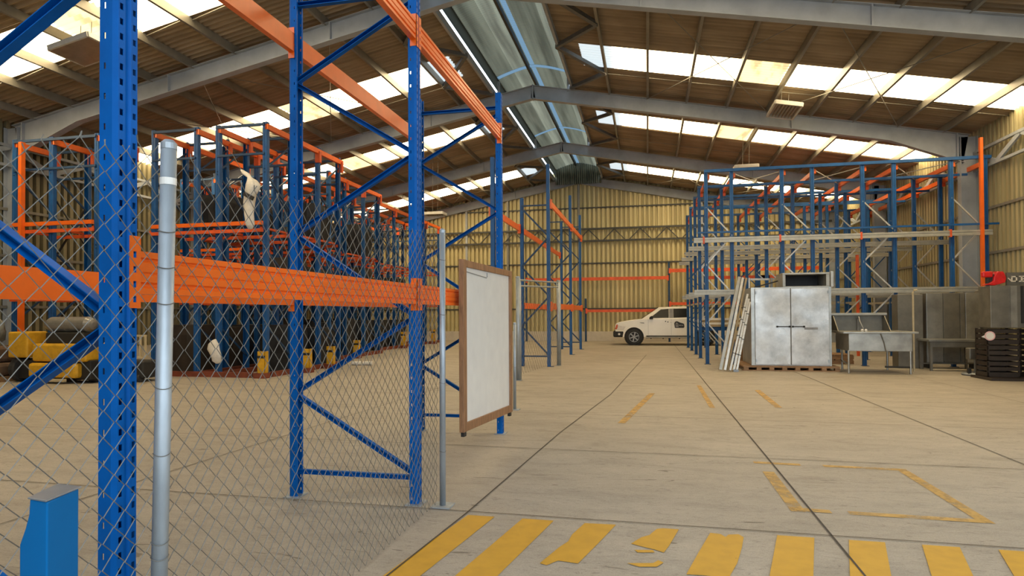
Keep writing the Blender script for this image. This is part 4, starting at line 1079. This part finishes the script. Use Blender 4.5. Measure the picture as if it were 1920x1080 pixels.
obj('stretcher', MB().bar((6.78, 17.7, .14), (7.8, 17.7, .14), .03, .03), 'stainless_d', wt); obj('stretcher', MB().bar((6.78, 17.1, .04), (7.8, 17.1, .04), .03, .03), 'cream', wt)
pn = thing('sheet_cabinet', 'tall dull stainless casing behind the small table', 'cabinet', (7.6, 18.05, 0))
px = [6.98, 7.36, 7.74, 7.86, 8.20]
mb = MB().b2((px[0], 17.86, .12), (px[-1], 18.22, 1.93)); obj('casing', mb, 'stainless_d', pn, bevel=.01)
for i, (a, b) in enumerate(zip(px, px[1:])):
    obj('panel', MB().b2((a + .008, 17.835, .16), (b - .008, 17.86, 1.92)), 'stainless' if i in (0, 3) else 'stainless_d', pn, bevel=.005)
obj('foot', MB().b2((px[0] + .05, 17.9, 0), (px[0] + .12, 18.2, .12)), 'dark', pn); obj('foot', MB().b2((px[-1] - .12, 17.9, 0), (px[-1] - .05, 18.2, .12)), 'dark', pn)
pn2 = thing('sheet_cabinet', 'darker plain steel casing right of the tall paneled casing', 'cabinet', (8.32, 17.95, 0))
mb = MB(); mb.prism([(0, 0), (.37, 0), (.37, 2.12), (0, 1.97)], (8.22, 17.75, 0), (1, 0, 0), (0, 0, 1), (0, .42, 0)); obj('casing', mb, 'stainless_d', pn2)
dk = thing('steel_box', 'dark steel box standing between the sink bench and the tall casing', 'box', (6.55, 18.0, 0))
obj('shell', MB().b2((6.30, 17.78, 0), (6.88, 18.2, 1.90)), 'stainless_d', dk, bevel=.01)
sp = thing('stand_pipe', 'thin pale pipe with bent top beside the sink bench', 'pipe', (6.30, 16.8, 0))
obj('pipe', MB().tube([(6.27, 16.75, 0), (6.27, 16.75, 1.92), (6.29, 16.75, 1.97), (6.36, 16.75, 1.98)], .022, 10), 'cream', sp)
pd = thing('pedestal', 'grey pedestal with flat foot beside the crate stack', 'pedestal', (7.32, 16.1, 0))
obj('foot', MB().lathe([(.28, 0), (.30, .03), (.27, .06), (.1, .07)], (7.30, 16.08, 0), n=24), 'cap', pd)
obj('column', MB().b2((7.27, 16.03, .06), (7.42, 16.16, .62)), 'cap', pd, bevel=.02); obj('head', MB().b2((7.12, 16.0, .36), (7.42, 16.2, .62)), 'stainless_d', pd, bevel=.02)
obj('toe', MB().b2((7.06, 15.92, .05), (7.12, 16.0, .17)), 'dark', pd)

# crates with round labels, box and sign above
def crate(x, y, z, w, d, h, label, tagc=None):
    t = thing('slatted_crate', label, 'crate', (x + w / 2, y + d / 2, z), 'stacked brown crates at right')
    mb = MB(); e = .04
    for a, b in ((x, y), (x + w - e, y), (x, y + d - e), (x + w - e, y + d - e)): mb.b2((a, b, z), (a + e, b + e, z + h))
    n = 3; sh = h / n
    for i in range(n):
        z0, z1 = z + i * sh + .015, z + (i + 1) * sh - .018
        mb.b2((x, y + .004, z0), (x + w, y + .018, z1)); mb.b2((x, y + d - .018, z0), (x + w, y + d - .004, z1))
        mb.b2((x + .004, y, z0), (x + .018, y + d, z1)); mb.b2((x + w - .018, y, z0), (x + w - .004, y + d, z1))
    mb.b2((x, y, z), (x + w, y + d, z + .015))
    obj('body', mb, 'plastic_brown', t)
    if tagc:
        cx, cz, ring = tagc
        tg = obj('round_label', MB().lathe([(.001, -.006), (.10, -.005), (.10, .004)], (cx, y - .004, cz), 'y', 24), 'tag', t, label='round white hanging label')
        obj('label_ring', MB().lathe([(.078, -.009), (.1, -.008), (.1, -.004), (.078, -.004)], (cx, y - .004, cz), 'y', 24, False), ring, tg)
        obj('label_tail', MB().prism([(-.16, -.02), (-.08, .03), (-.08, -.05)], (cx, y - .008, cz), (1, 0, 0), (0, 0, 1), (0, .004, 0)), 'tag', tg)
    return t
KX, KY = 7.08, 15.15
names = ('bottom', 'middle', 'top')
for i in range(3): crate(KX, KY, .06 + i * .345, .62, .5, .335, '%s dark brown slatted crate of the stack nearest the pedestal' % names[i].capitalize() + (', with a white pink-edged label' if i == 2 else ''), (KX + .05, .93, 'tag_pink') if i == 2 else None)
for i in range(3): crate(KX + .72, KY - .22, .06 + i * .345, .62, .5, .335, '%s dark brown slatted crate of the stack at the right edge' % names[i].capitalize() + (', with a teal-edged label' if i == 2 else ''), (KX + .95, .93, 'tag_teal') if i == 2 else None)
cp = thing('pallet', 'dark pallet under the two stacks of brown crates', 'pallet', (7.75, 15.2, 0))
obj('deck', MB().b2((7.0, 14.85, 0), (8.5, 15.7, .055)), 'plastic_brown', cp)
sbx = thing('steel_housing', 'big grey steel housing with a dark slot standing on the brown crates', 'housing', (7.85, 15.4, 1.09))
obj('shell', MB().b2((7.14, 15.12, 1.10), (8.5, 15.62, 2.0)), 'stainless_d', sbx, bevel=.01)
obj('fold', MB().b2((7.50, 15.09, 1.11), (7.62, 15.13, 1.99)), 'stainless', sbx)
obj('slot', MB().b2((7.70, 15.095, 1.20), (7.745, 15.125, 1.99)), 'dark', sbx)
sg_ = thing('sign_board', 'grey sign strip with cream lettering above the grey housing at the right edge', 'sign', (7.95, 15.3, 2.0))
obj('panel', MB().b2((7.48, 15.18, 2.004), (8.5, 15.24, 2.28)), 'stainless_d', sg_)
# the visible start of the wording: a tail stroke, a boxed letter and the next letter
mb = MB()
def lb(x0, x1, z0, z1): mb.b2((x0, 15.165, z0), (x1, 15.182, z1))
lb(7.555, 7.665, 2.175, 2.20); lb(7.64, 7.665, 2.08, 2.20); lb(7.555, 7.665, 2.08, 2.103); lb(7.555, 7.58, 2.10, 2.19); mb.bar((7.50, 15.172, 2.16), (7.565, 15.172, 2.09), .012, .02)
lb(7.70, 7.85, 2.18, 2.205); lb(7.70, 7.80, 2.075, 2.10); lb(7.735, 7.765, 2.08, 2.2); lb(7.77, 7.85, 2.13, 2.15)
obj('lettering', mb, 'letter', sg_)
rd = thing('red_bracket', 'bright red moulded plastic piece on top of the grey housing', 'plastic part', (7.3, 15.25, 2.02))
obj('block', MB().b2((7.02, 15.16, 2.18), (7.22, 15.26, 2.31)), 'red', rd, bevel=.03)
obj('arm', MB().bar((7.2, 15.21, 2.295), (7.42, 15.21, 2.295), .04, .018), 'red', rd)
mb = MB(); mb.prism([(.02, .02), (.22, .0), (.42, .06), (.44, .16), (.40, .28), (.30, .305), (.26, .28), (.21, .18), (.20, .10), (.12, .05)], (7.02, 15.15, 2.005), (1, 0, 0), (0, 0, 1), (0, .14, 0)); obj('flap', mb, 'red', rd, bevel=.015)
obj('core', MB().b2((7.12, 15.2, 2.02), (7.3, 15.30, 2.25)), 'dark', rd, bevel=.02)

# ------------------------------------------------------------------ roof lamps
def louvre_lamp(c, sx, sy_, tilt, label, wires=True, flat=False):
    t = thing('louvre_lamp', label, 'ceiling lamp', c, 'louvred lamps hung under the roof')
    rot = Matrix.Rotation(tilt, 3, 'Y'); C = V(c)
    def bx_(d, off): return MB().box(C + rot @ V(off), d, rot)
    fr = MB()
    for off, d in (((0, sy_ / 2, 0), (sx, .05, .10)), ((0, -sy_ / 2, 0), (sx, .05, .10)), ((sx / 2, 0, 0), (.05, sy_, .10)), ((-sx / 2, 0, 0), (.05, sy_, .10)), ((0, 0, .055), (sx, sy_, .012))):
        b = bx_(d, off); fr.add(b.v, b.f)
    obj('housing', fr, 'lampbox', t)
    n = 0 if flat else 8
    if flat: obj('diffuser', bx_((sx - .03, sy_ - .03, .02), (0, 0, -.045)), 'louvre', t)
    for i in range(n): b = bx_((.012, sy_ - .05, .07), (-sx / 2 + sx * (i + .5) / n, 0, -.005)); obj('louvre', b, 'louvre', t)
    if wires:
        for s in (-1, 1):
            p = C + rot @ V((s * sx * .14, 0, .06)); obj('suspension_wire', MB().tube([p, (p.x + .02, p.y, roofz(p.x) - .036)], .006, 5), 'wire', t)
    return t
louvre_lamp((3.62, 17.75, 6.86), .66, 1.15, SL, 'louvred ceiling lamp hung close under the right roof slope')
louvre_lamp((3.35, 22.6, 6.45), .75, .45, 0, 'small louvred lamp hung on wires above the right rack')
louvre_lamp((-8.4, 24.0, 5.52), .8, .5, 0, 'small louvred lamp hung on wires above the left racking')
louvre_lamp((-11.0, 10.35, 6.82), .95, .8, -SL, 'flat lamp panel hung under the near left skylight', True, True)

# ------------------------------------------------------------------ world, camera
w = bpy.data.worlds.new('World'); sc.world = w; w.use_nodes = True
nt = w.node_tree; nt.nodes.clear()
bg = nt.nodes.new('ShaderNodeBackground'); ow = nt.nodes.new('ShaderNodeOutputWorld')
sky = nt.nodes.new('ShaderNodeTexSky'); sky.sky_type = 'HOSEK_WILKIE'; sky.turbidity = 6; sky.ground_albedo = .4
sky.sun_direction = V((.3, .5, .8)).normalized()
mixn = nt.nodes.new('ShaderNodeMixRGB'); mixn.inputs[0].default_value = .7; mixn.inputs[2].default_value = (.80, .91, 1.0, 1)
nt.links.new(sky.outputs[0], mixn.inputs[1]); nt.links.new(mixn.outputs[0], bg.inputs[0]); nt.links.new(bg.outputs[0], ow.inputs[0])
bg.inputs[1].default_value = 4.6

F = 1167.; PXX, PYY = 960., 571.; H = 1.47
th = R(.8); roll = -.0055
ps = math.atan((1214 - PXX) / F * math.cos(th))
fw = V((-math.sin(ps) * math.cos(th), math.cos(ps) * math.cos(th), math.sin(th)))
r0 = V((math.cos(ps), math.sin(ps), 0)); u0 = r0.cross(fw)
rt = r0 * math.cos(roll) + u0 * math.sin(roll); up = -r0 * math.sin(roll) + u0 * math.cos(roll)
cd = bpy.data.cameras.new('camera'); cam = bpy.data.objects.new('camera', cd); COL.objects.link(cam)
cd.sensor_width = 36; cd.sensor_fit = 'HORIZONTAL'; cd.lens = F / 1920 * 36; cd.shift_y = (PYY - 540) / 1920
cd.clip_start = .05; cd.clip_end = 300
Mx = Matrix(((rt.x, up.x, -fw.x, 0), (rt.y, up.y, -fw.y, 0), (rt.z, up.z, -fw.z, H), (0, 0, 0, 1)))
cam.matrix_world = Mx
sc.camera = cam
vs = sc.view_settings; vs.view_transform = 'Standard'; vs.look = 'None'; vs.gamma = 1; vs.use_curve_mapping = False; vs.exposure = 0.02
cy = sc.cycles; cy.max_bounces = 10; cy.diffuse_bounces = 7; cy.glossy_bounces = 4; cy.use_denoising = True; cy.caustics_reflective = False; cy.caustics_refractive = False
cy.sample_clamp_indirect = 6
